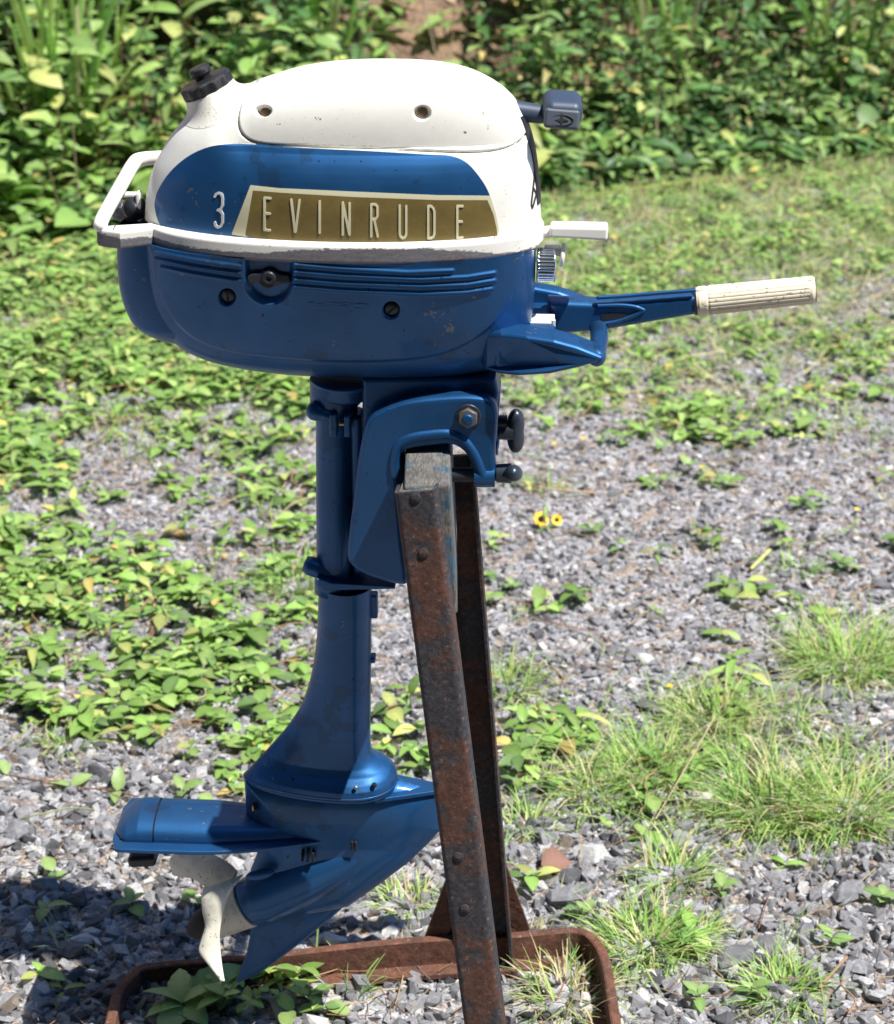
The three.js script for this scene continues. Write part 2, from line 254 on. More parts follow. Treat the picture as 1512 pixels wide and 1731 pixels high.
{
  const NU = 430, NV = 300;
  const base = gridMesh(tankS, NU, NV, 0, 1, 0, 0.9995);
  base.px = base.p.map(v => pxM(V3(v.x, v.y, Math.abs(v.z))));
  const seam = (d) => d > 0 ? 0.0008 - 0.0036 * (1 - sstep(0, 3.2, d)) : -0.0028 * (1 - sstep(0, 1.6, -d));
  displaced(base, (x, y) => {
    let d = seam(clamp(lidF(x, y), -20, 20));
    for (const [hx, hy, hw, hh] of lidHoles) { const r = Math.hypot((x - hx) / hw, (y - hy) / hh); d -= 0.008 * (1 - sstep(0.82, 1.04, r)); }
    return d;
  });
  const fl = base.px.map(([x, y]) => lidF(x, y)), fp = base.px.map(([x, y]) => panelF(x, y));
  const lidM = clipMesh(base, fl), rest = fl.map(v => -v);
  const bodyAll = clipMesh({ ...base, p: base.p }, rest.map((v, i) => Math.min(v, -fp[i])));
  const panelM = clipMesh(base, fp.map((v, i) => Math.min(v, rest[i])));
  const far = g => mirrorGeo(g);
  const lidG = toGeo(lidM), bodyG = toGeo(bodyAll), panG = toGeo(panelM);
  const chipRect = [P(230, 90, 0), P(940, 450, 0)];
  const sideUV = g => { const p = g.attributes.position, uv = new Float32Array(p.count * 2); for (let i = 0; i < p.count; i++) { uv[2 * i] = (p.getX(i) - chipRect[0].x) / (chipRect[1].x - chipRect[0].x); uv[2 * i + 1] = (p.getY(i) - chipRect[1].y) / (chipRect[0].y - chipRect[1].y); } g.setAttribute('uv', new THREE.BufferAttribute(uv, 2)); return g; };
  // chipped and dirty white enamel: marks where the photograph has them
  const cr = rng(77), marks = [];
  const put = (x, y, n, sx, sy, r0, r1, c) => { r0 *= 1.3; r1 *= 1.35; for (let i = 0; i < n; i++) marks.push([x + (cr() + cr() - 1) * sx, y + (cr() + cr() - 1) * sy, lerp(r0, r1, cr()), c]); };
  put(536, 207, 5, 6, 4, 0.8, 1.6, 0.35); put(470, 217, 4, 8, 2, 0.6, 1, 0.4); put(785, 233, 2, 3, 2, 0.8, 1.8, 0.4); put(815, 205, 6, 2, 10, 0.5, 0.9, 0.4); put(824, 225, 6, 3, 12, 0.5, 0.8, 0.4); put(710, 118, 5, 14, 1.5, 0.5, 0.9, 0.5);
  put(404, 151, 5, 10, 4, 0.6, 1.5, 0.35); put(432, 143, 4, 8, 6, 0.5, 1.2, 0.4); put(310, 205, 10, 10, 7, 0.6, 1.5, 0.3); put(385, 172, 6, 12, 4, 0.5, 1.1, 0.45); put(560, 156, 3, 5, 1, 0.5, 0.9, 0.5);
  put(330, 190, 200, 30, 16, 0.3, 0.9, 0.62); put(322, 200, 120, 16, 12, 0.4, 1.0, 0.55); put(560, 220, 60, 240, 60, 0.25, 0.7, 0.6); put(330, 300, 40, 80, 60, 0.25, 0.6, 0.6); put(870, 330, 40, 40, 60, 0.3, 0.7, 0.55); put(500, 250, 30, 160, 3, 0.3, 0.9, 0.5);
  const chipTex = (() => {
    const w = 1536, h = 800, d = new Uint8Array(w * h * 4), X = x => x;
    for (let j = 0; j < h; j++) for (let i = 0; i < w; i++) { const u = i / w, v = j / h, n = fbm(u * 9, v * 5, 4), f = fbm(u * 60, v * 30, 3), k = 0.925 + 0.025 * n + 0.02 * f, q = (j * w + i) * 4; d[q] = 255 * k; d[q + 1] = 255 * k * 0.993; d[q + 2] = 255 * k * 0.955; d[q + 3] = 255; }
    for (const [mx, my, r, c] of marks) { const v = P(mx, my, 0.06), cx = (v.x - chipRect[0].x) / (chipRect[1].x - chipRect[0].x) * w, cy = (v.y - chipRect[1].y) / (chipRect[0].y - chipRect[1].y) * h, rad = r * w / 710; for (let j = Math.max(0, Math.floor(cy - rad - 1)); j <= Math.min(h - 1, cy + rad + 1); j++) for (let i = Math.max(0, Math.floor(cx - rad - 1)); i <= Math.min(w - 1, cx + rad + 1); i++) { const k = 1 - sstep(rad * 0.7, rad * 1.1, Math.hypot(i - cx, (j - cy) * 1.3)); if (k > 0) { const q = (j * w + i) * 4; for (let e = 0; e < 3; e++) d[q + e] = lerp(d[q + e], 255 * c * [1, 0.95, 0.88][e], k); } } }
    const t = new THREE.DataTexture(d, w, h); t.magFilter = THREE.LinearFilter; t.minFilter = THREE.LinearMipmapLinearFilter; t.generateMipmaps = true; t.colorSpace = THREE.SRGBColorSpace; t.needsUpdate = true; return t;
  })();
  const enamel = phys({ map: chipTex, roughness: 0.4, clearcoat: 0.25, clearcoatRoughness: 0.2 });
  var tank = part('fuel_tank', sideUV(join([bodyG, far(bodyG)])), enamel, motor);
  var lid = part('tank_lid', sideUV(join([lidG, far(lidG)])), enamel, motor);
  add('side_panel', panG.clone(), M.blue); add('side_panel', far(panG), M.blue);
  for (const [hx, hy] of lidHoles) { // screw down in each lid hole
    let best = 1e9, at; base.p.forEach((v, i) => { const d = Math.hypot(base.px[i][0] - hx, base.px[i][1] - hy); if (d < best) { best = d; at = i; } });
    const o = base.p[at], nrm = base.n[at]; const a = o.clone().addScaledVector(nrm, -0.001), b = o.clone().addScaledVector(nrm, 0.002);
    const head = lathe(a, b, [[0, 0], [0.0048, 0], [0.0048, 0.7], [0.0035, 1], [0, 1]], 20);
    add('screw', head, M.oldScrew, lid);
  }
  // nameplate: gilt strip with a pale border and condensed pale letters
  const fineGrid = (u0, u1, v0, v1, nu, nv) => { const g = gridMesh(tankS, nu, nv, u0, u1, v0, v1); g.px = g.p.map(pxM); return g; };
  const patch = fineGrid(0.2, 0.8, 0.0, 0.42, 620, 150);
  const outer = sdf([[392, 396], [424, 313], [470, 318], [600, 324], [740, 330], [829, 331], [838, 360], [843, 385], [845, 409], [800, 414], [700, 420], [590, 419], [480, 411]]);
  const inner = sdf([[415, 398], [428, 322], [480, 326], [600, 333], [740, 338], [824, 338], [834, 362], [840, 388], [842, 412], [700, 424], [590, 423], [480, 415]]);
  const fo = patch.px.map(([x, y]) => outer(x, y)), fi = patch.px.map(([x, y]) => inner(x, y));
  const border = thick(clipMesh(patch, fo.map((v, i) => Math.min(v, -fi[i]))), 0.0007), face = thick(clipMesh(patch, fi.map((v, i) => Math.min(v, fo[i]))), 0.0006);
  const np = add('nameplate', face, M.gold); add('border', border, M.ivory, np);
  const L = (x, y, list) => list.map(l => l.map(([a, b]) => [x + a, y + b]));
  const letters = [
    L(448, 334, [[[0, 0], [0, 54]], [[0, 0], [10, 1]], [[0, 26], [9, 27]], [[0, 54], [9, 55]]]),
    L(493, 337, [[[0, 0], [6.5, 54]], [[14, 1], [7.5, 54]]]),
    L(541, 340, [[[0, 0], [0, 53]]]),
    L(580, 342, [[[0, 54], [0, 0]], [[0, 0], [11, 53]], [[11.5, 54], [11.5, 1]]]),
    L(628, 345, [[[0, 54], [0, 0], [7, 0], [10.5, 4], [10.5, 20], [7, 25], [0, 25]], [[5, 25], [11, 54]]]),
    L(676, 347, [[[0, 0], [0, 48], [2, 53], [5.5, 55], [9, 53], [11, 48], [11, 1]]]),
    L(724, 348, [[[0, 0], [0, 54], [5, 54], [9, 51], [10.5, 46], [10.5, 9], [9, 4], [5, 0], [0, 0]]]),
    L(773, 348, [[[0, 0], [0, 54]], [[0, 0], [9, 0]], [[0, 26], [8, 26]], [[0, 54], [9, 53]]]),
  ];
  for (const l of letters) { const f = strokes(l), xs = l.flat().map(q => q[0]), x0 = Math.min(...xs) - 8, x1 = Math.max(...xs) + 8; const w = patch.px.map(([x, y], i) => x > x0 && x < x1 ? 1.9 - f(x, y) : -1); add('letter', thick(clipMesh(patch, w), 0.0016), M.ivory, np); }
  const p3 = fineGrid(0.66, 0.9, 0.0, 0.45, 260, 160), f3 = strokes([[[364, 332], [366, 328], [370, 326], [375, 328], [377, 333], [377, 347], [374, 353], [369, 355], [374, 357], [377, 362], [377, 376], [374, 382], [369, 384], [365, 381], [364, 376]]]);
  add('numeral', thick(clipMesh(p3, p3.px.map(([x, y]) => 2.1 - f3(x, y))), 0.0009), M.numeral);
  // small dark badge on the bow face of the tank
  const bow = fineGrid(0, 0.13, 0.03, 0.62, 60, 120); const bd = bow.p.map(p => Math.min(0.013 - Math.abs(p.z), p.y - yBand - 0.02, yBand + 0.108 - p.y));
  const badge = clipMesh(bow, bd), bg = thick(badge, 0.0012); add('bow_badge', join([bg, mirrorGeo(bg)]), M.dark);
  const bs = strokes([[[898, 345], [903, 300], [906, 265]], [[898, 345], [900, 352], [906, 330]], [[902, 318], [907, 328]], [[905, 300], [906, 270]]]);
  add('bow_marking', thick(clipMesh(bow, bow.px.map(([x, y]) => 1.0 - bs(x, y))), 0.0008), M.emblem);
}
// filler neck and cap
{
  const c0 = P(369, 182, 0), ax = V3(-0.41, 0.91, 0.0).normalize(), at = t => c0.clone().addScaledVector(ax, t);
  const q0 = new THREE.Quaternion().setFromUnitVectors(V3(0, 1, 0), ax), RN = 0.0262, foot = (w, rad) => { const d = V3(Math.cos(w), 0, Math.sin(w)).applyQuaternion(q0), o = c0.clone().addScaledVector(d, rad); let lo = -0.09, hi = 0.05; for (let i = 0; i < 26; i++) { const m = (lo + hi) / 2; inTank(o.clone().addScaledVector(ax, m)) ? lo = m : hi = m; } return o.addScaledVector(ax, hi + 0.0004); };
  const NA = 72, feet = Array.from({ length: NA }, (_, i) => { const w = i / NA * 6.28318, d = V3(Math.cos(w), 0, Math.sin(w)).applyQuaternion(q0); return [foot(w, RN + 0.011), foot(w, RN + 0.0015), c0.clone().addScaledVector(d, RN).addScaledVector(ax, 0.019)]; });
  const neck = gridMesh((u, v) => { const [a, b, c] = feet[Math.round(u * NA) % NA], t = v; const m = b.clone().lerp(c, 0.15); return a.clone().multiplyScalar((1 - t) * (1 - t)).addScaledVector(m, 2 * t * (1 - t)).addScaledVector(c, t * t); }, NA, 14);
  const lipG = lathe(at(0.0185), at(0.0195), [[RN, 0], [RN - 0.0006, 1], [0.01, 1]]);
  add('filler_neck', join([toGeo(neck), lipG]), M.neck, tank);
  const prof = [], N = 96; // scalloped cap
  const ring = (r, t, w) => Array.from({ length: N }, (_, i) => { const a = i / N * Math.PI * 2, k = r * (1 + w * (0.5 + 0.5 * Math.cos(a * 12))); return V3(Math.cos(a) * k, t, Math.sin(a) * k); });
  const rings = [ring(0.024, 0, 0.06), ring(0.0255, 0.0015, 0.07), ring(0.0255, 0.0095, 0.07), ring(0.024, 0.0115, 0.06), ring(0.014, 0.0128, 0), ring(0.0001, 0.013, 0)];
  const cap = gridMesh((u, v) => rings[Math.round(v * 5)][Math.round(u * N) % N].clone(), N, 5, 0, 1, 0, 1);
  const q = new THREE.Quaternion().setFromUnitVectors(V3(0, 1, 0), ax), g = toGeo(cap); g.applyQuaternion(q); const o = at(0.0195); g.translate(o.x, o.y, o.z);
  const capM = add('filler_cap', g, M.black);
  add('vent_knob', join([lathe(at(0.032), at(0.0365), [[0.007, 0], [0.0085, 0.5], [0.008, 1]], 20), lathe(at(0.0355), at(0.0445), [[0, 0], [0.0095, 0.02], [0.0108, 0.18], [0.0108, 0.8], [0.009, 1], [0, 1]], 28)]), M.black, capM);
}
// ---- white rim band with its horns, and the rear lifting handle
{
  const outer = [];
  const yB = yBand + 0.001, Xl = P(243, 355, 0).x, Xr = P(920, 372, 0).x, Wd = 0.0845, N = 90;
  for (let i = 0; i <= N; i++) { const a = i / N * Math.PI * 0.865, c = Math.cos(a), s = Math.sin(a); outer.push([(Xl + Xr) / 2 + (Xr - Xl) / 2 * Math.sign(c) * Math.pow(Math.abs(c), 2 / 2.25), Wd * Math.pow(s, 2 / 2.25)]); }
  const horn = P(163, 380, 0.045); // the near horn
  const side = [...outer, [lerp(outer[N][0], horn.x, 0.55), 0.0535], [horn.x + 0.006, 0.0475], [horn.x, 0.044], [horn.x - 0.001, 0.04], [horn.x + 0.004, 0.036], [Xl + 0.012, 0.024], [Xl + 0.006, 0.012]];
  const plan = [...side, [Xl + 0.004, 0], ...side.slice(0, -1).reverse().map(([x, z]) => [x, -z])];
  const shape = new THREE.Shape(plan.map(([x, z]) => V2(x, -z)));
  const g = new THREE.ExtrudeGeometry(shape, { depth: 0.0125, bevelEnabled: true, bevelThickness: 0.0035, bevelSize: 0.0035, bevelOffset: -0.0035, bevelSegments: 4 });
  g.rotateX(-Math.PI / 2); g.translate(0, yB - 0.0225 + 0.0035, 0);
  // worn enamel: bare grey metal along the lower edge
  const bandTex = makeTex(2048, 256, (u, v) => { // u along x (0.5 m), v over 0.03 m of height
    const px = 160 + u * 765, n = fbm(u * 40, v * 6, 5), f = fbm(u * 140, v * 18, 4), e = table([[160, 0.8], [215, 0.55], [330, 0.42], [440, 0.45], [520, 0.72], [560, 0.82], [640, 0.88], [720, 0.84], [790, 0.6], [850, 0.25], [915, 0.15]])(px);
    const wear = sstep(-0.03, 0.03, e - (v * 1.0 + 0.02) + n * 0.16 + f * 0.13), k = 0.90 + 0.03 * n;
    const gr = 0.43 + 0.12 * f + 0.1 * n; const chip = fbm(u * 90, v * 12, 3, 40) > 0.40 ? 0.45 : 1;
    const red = px > 745 && px < 790 && v < 0.5 && fbm(u * 200, v * 20, 2, 9) > 0.25;
    return [lerp(k * chip, gr, wear), lerp(k * 0.99 * chip, gr * 0.985, wear), lerp(k * 0.955 * chip, gr * 1.02, wear)].map((c, i) => red && wear > 0.5 ? [0.5, 0.25, 0.25][i] : c);
  }, true);
  const p = g.attributes.position, uv = new Float32Array(p.count * 2), x0 = P(160, 390, 0.05).x, x1 = P(925, 390, 0.05).x;
  for (let i = 0; i < p.count; i++) { uv[2 * i] = clamp((p.getX(i) - x0) / (x1 - x0), 0.001, 0.999); uv[2 * i + 1] = clamp((p.getY(i) - (yB - 0.022)) / 0.019, 0.01, 0.99); }
  g.setAttribute('uv', new THREE.BufferAttribute(uv, 2));
  part('rim_band', g, phys({ map: bandTex, roughness: 0.5, clearcoat: 0.1 }), motor);
  const h = (x, y, z) => P(x, y, z);
  const bar = add('rear_handle', join([tube([h(170, 380, 0.041), h(172, 373, 0.036), h(192, 336, 0.006), h(214, 297, -0.03), h(224, 280, -0.046), h(232, 271, -0.055), h(246, 268, -0.06), h(280, 266, -0.062)], 0.0072, 90, 16), rbox(0.022, 0.005, 0.008, 0.002, h(219, 329, -0.02)), rbox(0.005, 0.03, 0.012, 0.002, h(236, 348, -0.012))]), M.white);
  add('rubber_bumper', lathe(h(226, 352, -0.035), h(230, 352, -0.005), [[0, 0], [0.012, 0.05], [0.012, 0.95], [0, 1]], 24), M.dark);
}
// ---- blue lower cowl with ribs, latch pocket and two screws
{
  const lp = tankPts(curve2([[245, 372], [247, 430], [250, 478], [258, 520], [272, 553], [296, 582], [335, 606], [390, 622], [460, 633], [540, 640]], false).map(([x, y]) => [x, y - 9]));
  const rp = tankPts(curve2([[907, 372], [906, 430], [905, 480], [902, 530], [896, 566], [886, 594], [866, 616], [825, 633], [760, 641]], false).map(([x, y]) => [x, y - 12]));
  const yT = yBand - 0.019, D = yT - P(640, 634, 0).y, yb = yT - D;
  const Lf = table(lp), Rf = table(rp);
  const S = (u, v) => { // v 0 at the bottom, 1 at the top
    const a = v * Math.PI / 2, y = yb + D * (1 - Math.pow(1 - Math.pow(Math.sin(a), 1.0), 1.0)), t = clamp((y - yb) / D, 0, 1);
    const hw = 0.0805 * Math.pow(Math.max(0, 1 - Math.pow(1 - t, 4.6)), 1 / 2.2) * (1 - 0.36 * Math.pow(1 - t, 1.15));
    const xl = Lf(y), xr = Rf(y), c = Math.cos(u * Math.PI), s = Math.sin(u * Math.PI), n = lerp(2.5, 2.7, t);
    return V3((xl + xr) / 2 + (xr - xl) / 2 * Math.sign(c) * Math.pow(Math.abs(c), 2 / n), y, hw * Math.pow(Math.abs(s), 2 / n));
  };
  const ribs = strokes([[[261, 424], [330, 437], [407, 448]], [[267, 436], [330, 449], [407, 460]], [[276, 450], [330, 461], [407, 473]],
    [[497, 445], [580, 452], [690, 458], [765, 455]], [[497, 457], [580, 464], [712, 470], [790, 466], [835, 459]], [[497, 470], [580, 477], [712, 482], [790, 479], [835, 472]], [[497, 482], [580, 489], [712, 495], [790, 492], [830, 486]]]);
  const inner = sdf(curve2([[262, 400], [263, 440], [271, 490], [292, 535], [328, 570], [378, 590], [440, 600], [560, 609], [690, 606], [760, 592], [812, 565], [848, 530], [868, 490], [880, 440], [885, 390]], true, 10));
  const pocket = sdf(curve2([[413, 400], [413, 440], [414, 470], [420, 492], [438, 508], [457, 513], [476, 508], [492, 492], [497, 470], [497, 440], [497, 400]], true, 8));
  const screws = [[385, 501], [662, 523]];
  const mesh = gridMesh(S, 560, 210, 0, 1, 0.02, 1);
  mesh.px = mesh.p.map(pxM);
  displaced(mesh, (x, y) => {
    let d = 0.0018 * sstep(-4, 4, clamp(inner(x, y), -9, 9));
    const r = ribs(x, y), pk = clamp(pocket(x, y), -30, 30);
    if (pk < 2) d += 0.0021 * Math.exp(-(r * r) / 9);
    d -= 0.0062 * sstep(-1, 9, pk); d += 0.0008 * Math.exp(-((pk + 2) * (pk + 2)) / 6);
    for (const [sx, sy] of screws) { const q = Math.hypot(x - sx, y - sy); d -= 0.005 * (1 - sstep(11.5, 15.5, q)); }
    // moulded small lettering, worn away
    if (x > 520 && x < 625 && Math.abs(y - 513 - (x - 520) * 0.03) < 5) d += 0.00045 * (noise(x * 0.45, y * 0.4) > 0.05 ? 1 : 0);
    return d;
  });
  const g = toGeo(mesh), farS = gridMesh(S, 120, 60, 0, 1, 0.02, 1), fg = mirrorGeo(toGeo(farS));
  const floor = gridMesh((u, v) => { const q = S(u, 0.02); return V3(q.x, q.y, lerp(q.z, -q.z, v)); }, 120, 2), roof = gridMesh((u, v) => { const q = S(u, 1); return V3(q.x, q.y - 0.0005, lerp(q.z, -q.z, v)); }, 120, 2);
  const cowl = add('lower_cowl', join([g, fg, toGeo(floor), toGeo(roof)]), M.blue);
  const find = (x, y) => { let b = 1e9, at = 0; mesh.px.forEach((q, i) => { const d = Math.hypot(q[0] - x, q[1] - y); if (d < b) { b = d; at = i; } }); return at; };
  screws.forEach(([sx, sy], k) => {
    const i = find(sx, sy), o = mesh.p[i], n = mesh.n[i], a = o.clone().addScaledVector(n, -0.001), b = o.clone().addScaledVector(n, 0.0038);
    const head = add('screw', lathe(a, b, [[0, 0], [0.0072, 0], [0.0072, 0.55], [0.006, 0.85], [0.003, 1], [0, 1]], 28), M.dark, cowl);
    const s = new THREE.BoxGeometry(0.0014, 0.0118, 0.001); s.rotateZ(k ? -0.8 : 0.05); s.translate(b.x, b.y, b.z + 0.0002); add('screw_slot', s, M.slot, cowl);
  });
  const i0 = find(456, 468), o = mesh.p[i0], n = mesh.n[i0], a = o.clone().addScaledVector(n, -0.001), q = t => a.clone().addScaledVector(n, t);
  const wing = plate(curve2([[420, 466], [426, 461], [440, 459], [447, 455], [456, 453], [466, 456], [474, 461], [489, 463], [491, 475], [478, 476], [467, 481], [456, 485], [445, 482], [437, 475], [424, 475]], true, 6).map(([x, y]) => { const v = P(x, y, o.z); return [v.x, v.y]; }), o.z + 0.0055, 0.005, 0.0012);
  const lt = add('cowl_latch', join([wing, lathe(q(0.004), q(0.0095), [[0.007, 0], [0.0072, 0.6], [0.006, 1], [0.003, 1], [0.0025, 0.5], [0, 0.5]], 24)]), M.dark, cowl);
  // rear cover bulging behind the cowl
  const rl = tankPts(curve2([[198, 380], [198, 440], [202, 485], [211, 518], [226, 545], [248, 563], [276, 574], [330, 585]], false));
  const RL = table(rl), yr = rl[0][0], RS = (u, v) => { const y = lerp(yr, yT + 0.002, v), xl = RL(y), xr = P(420, 480, 0).x, c = Math.cos(Math.PI / 2 + u * Math.PI / 2), s = Math.sin(Math.PI / 2 + u * Math.PI / 2); return V3(xr + (xr - xl) * Math.sign(c) * Math.pow(Math.abs(c), 2 / 3.2), y, 0.05 * Math.pow(Math.min(1, v * 4 + 0.2), 0.5) * Math.pow(Math.abs(s), 2 / 3.2) - 0.012); };
  const rm = gridMesh(RS, 60, 50), rg = toGeo(rm), r2 = gridMesh((u, v) => { const w = RS(u, v); w.z = -0.024 - w.z; return w; }, 60, 50, 0, 1, 0, 1, true);
  add('rear_cover', join([rg, toGeo(r2)]), M.blue);
}
// ---- bow bracket, tiller, starter handle and levers
{
  const pz = (pts, z, sm = false) => polyM(pts, z, sm);
  const nearArm = plate(pz([[815, 584], [845, 574], [890, 572], [937, 576], [975, 586], [1003, 597], [1018, 603], [1019, 608], [1008, 614], [980, 622], [930, 634], [880, 641], [845, 644], [815, 644]], 0.074), 0.074, 0.036, 0.004); { const p = nearArm.attributes.position, xa = P(812, 600, 0.074).x, xb = P(960, 600, 0.074).x; for (let i = 0; i < p.count; i++) { const t = 1 - clamp((p.getX(i) - xa) / (xb - xa), 0, 1); p.setZ(i, p.getZ(i) - 0.024 * t * t - 0.01 * Math.pow(t, 6)); } nearArm.computeVertexNormals(); }
  const farArm = plate(pz([[880, 486], [902, 486], [945, 494], [985, 508], [1006, 520], [1012, 530], [1008, 541], [985, 556], [940, 562], [880, 564]], -0.05), -0.05, 0.022, 0.004);
  const a = P(1006, 532, -0.058), b = P(1009, 604, 0.062), m = a.clone().lerp(b, 0.5); m.x += 0.0035;
  const br = add('front_bracket', join([nearArm, farArm, tube([a, m, b], 0.0092, 30, 16)]), M.blue);
  add('bracket_base', rbox(0.06, 0.034, 0.11, 0.006, P(890, 566, 0)), M.blue, br);
  // tiller: bar with a fluted pale grip
  const tz = -0.03, poly = polyM([[925, 500], [1010, 504], [1095, 498], [1178, 491], [1181, 495], [1181, 523], [1178, 528], [1100, 541], [1015, 556], [925, 562]], tz, false);
  const ta = P(1178, 509.5, tz), tb = P(1379, 489.5, tz), dir = tb.clone().sub(ta).normalize();
  const bar = inflate(poly, tz, 0.0125, 0.006, 0.002);
  const rl = pts => tube(pts.map(([x, y]) => P(x, y, tz + 0.0128)), 0.0022, 40, 8);
  const tiller = add('tiller_arm', join([bar, rl([[1012, 517], [1050, 516], [1075, 519], [1088, 524]]), rl([[1016, 548], [1045, 543], [1070, 534], [1088, 525]]), rl([[1012, 503], [1060, 500], [1120, 495], [1174, 491]])]), M.blue);
  const recessShade = plate(polyM([[1015, 522], [1050, 521], [1078, 525], [1050, 536], [1018, 543]], tz, false), tz + 0.0129, 0.001, 0.0002); add('recess_shade', recessShade, M.dark, tiller);  // thin dark sheet on the surface, its colour stands for shade in a hollow
  // grip
  const NF = 22, L = ta.distanceTo(tb), S = (u, v) => { const k = v * L, r0 = lerp(0.0152, 0.0142, v), fl = k > 0.012 && k < L - 0.008 ? Math.pow(Math.abs(Math.sin(u * Math.PI * NF)), 0.35) : 1, end = k > L - 0.003 ? 0.92 : 1; const r = r0 * (k < 0.0015 || k > L - 0.001 ? 0.94 : 1) * end * (0.945 + 0.055 * fl) * (Math.abs(k - 0.0115) < 0.0009 ? 0.95 : 1), w = u * Math.PI * 2; return V3(Math.cos(w) * r, k, Math.sin(w) * r); };
  const gm = toGeo(gridMesh(S, NF * 12, 120)); const e0 = new THREE.CircleGeometry(0.0143, 40); e0.rotateX(Math.PI / 2); const e1 = new THREE.CircleGeometry(0.0131, 40); e1.rotateX(-Math.PI / 2); e1.translate(0, L, 0);
  add('tiller_grip', along(join([gm, e0, e1]), ta, tb), M.cream, tiller);
  add('grip_collar', rod(ta.clone().addScaledVector(dir, -0.0035), ta, 0.0135, 0.0145, 32), M.dark, tiller);
  // starter handle
  const s0 = P(866, 187, -0.002), s1 = P(926, 194, -0.002), hc = P(951, 181, 0.0);
  const sh = add('starter_handle', rbox(0.0385, 0.0235, 0.046, 0.0095, hc, [0.1, 0.06, -0.07]), M.grayBlue);
  add('stem', rod(s0, s1, 0.0105, 0.0088, 24), M.grayBlue, sh);
  const fc = P(950, 201, 0.0225);
  add('grip_face', rbox(0.0345, 0.0195, 0.008, 0.0036, fc, [-0.25, 0.06, -0.07]), M.grayFace, sh);
  const em = new THREE.TorusGeometry(0.0082, 0.0007, 8, 40); em.scale(1.35, 0.6, 1); const star = new THREE.Shape(); for (let i = 0; i < 8; i++) { const r = i % 2 ? 0.0022 : 0.0072, w = i * Math.PI / 4 + Math.PI / 2; i ? star.lineTo(Math.cos(w) * r * 0.9, Math.sin(w) * r) : star.moveTo(Math.cos(w) * r * 0.9, Math.sin(w) * r); }
  const sg = new THREE.ExtrudeGeometry(star, { depth: 0.0008, bevelEnabled: false }), e2 = join([em, sg]); e2.rotateX(-0.25); e2.translate(fc.x, fc.y - 0.0002, fc.z + 0.0041); add('emblem', e2, M.emblem, sh);
  // white control lever
  const lc = P(979, 389, 0.0), lv = new RoundedBoxGeometry(0.0575, 0.0125, 0.021, 3, 0.0028); { const p = lv.attributes.position; for (let i = 0; i < p.count; i++) p.setY(i, p.getY(i) * (1 + p.getX(i) * 4)); lv.computeVertexNormals(); } lv.rotateZ(-0.02); lv.translate(lc.x, lc.y, lc.z);
  const lever = add('control_lever', lv, M.white); add('stem', rod(P(905, 393, 0), P(934, 391, 0), 0.0055, 0.006, 16), M.white, lever);
  // chrome choke knob with a pale button
  const k0 = P(908, 447, 0.0), k1 = P(940, 448, 0.0), NK = 26, kl = k0.distanceTo(k1);
  const ks = (u, v) => { const f = v > 0.1 && v < 0.9 ? Math.pow(Math.abs(Math.sin(u * Math.PI * NK)), 0.5) : 1, r = 0.0172 * (v < 0.04 || v > 0.96 ? 0.93 : 1) * (0.93 + 0.07 * f), w = u * Math.PI * 2; return V3(Math.cos(w) * r, v * kl, Math.sin(w) * r); };
  const kc = new THREE.CircleGeometry(0.016, 32); kc.rotateX(-Math.PI / 2); kc.translate(0, kl, 0);
  const knob = add('choke_knob', along(join([toGeo(gridMesh(ks, NK * 10, 24)), kc]), k0, k1), M.chrome);
  add('button', join([rod(P(938, 424, -0.004), P(949, 426, -0.004), 0.0045, 0.0045, 16), lathe(P(947, 430, -0.004), P(956, 431, -0.004), [[0, 0], [0.0115, 0.05], [0.0125, 0.4], [0.011, 0.9], [0, 1]], 28), rbox(0.016, 0.006, 0.012, 0.002, P(934, 421, -0.004))]), M.white, knob);
  // ribbed white block between the bracket arms
  const bl = P(916, 548, 0.0), bb = [rbox(0.026, 0.016, 0.018, 0.001, bl)]; for (let i = 0; i < 3; i++) bb.push(rbox(0.0235, 0.0022, 0.003, 0.0005, V3(bl.x - 0.0005, bl.y + 0.0045 - i * 0.0045, bl.z + 0.0095))); bb.push(rbox(0.003, 0.017, 0.004, 0.0005, V3(bl.x + 0.0125, bl.y, bl.z + 0.0095)));
  add('ribbed_block', join(bb), M.white);
}
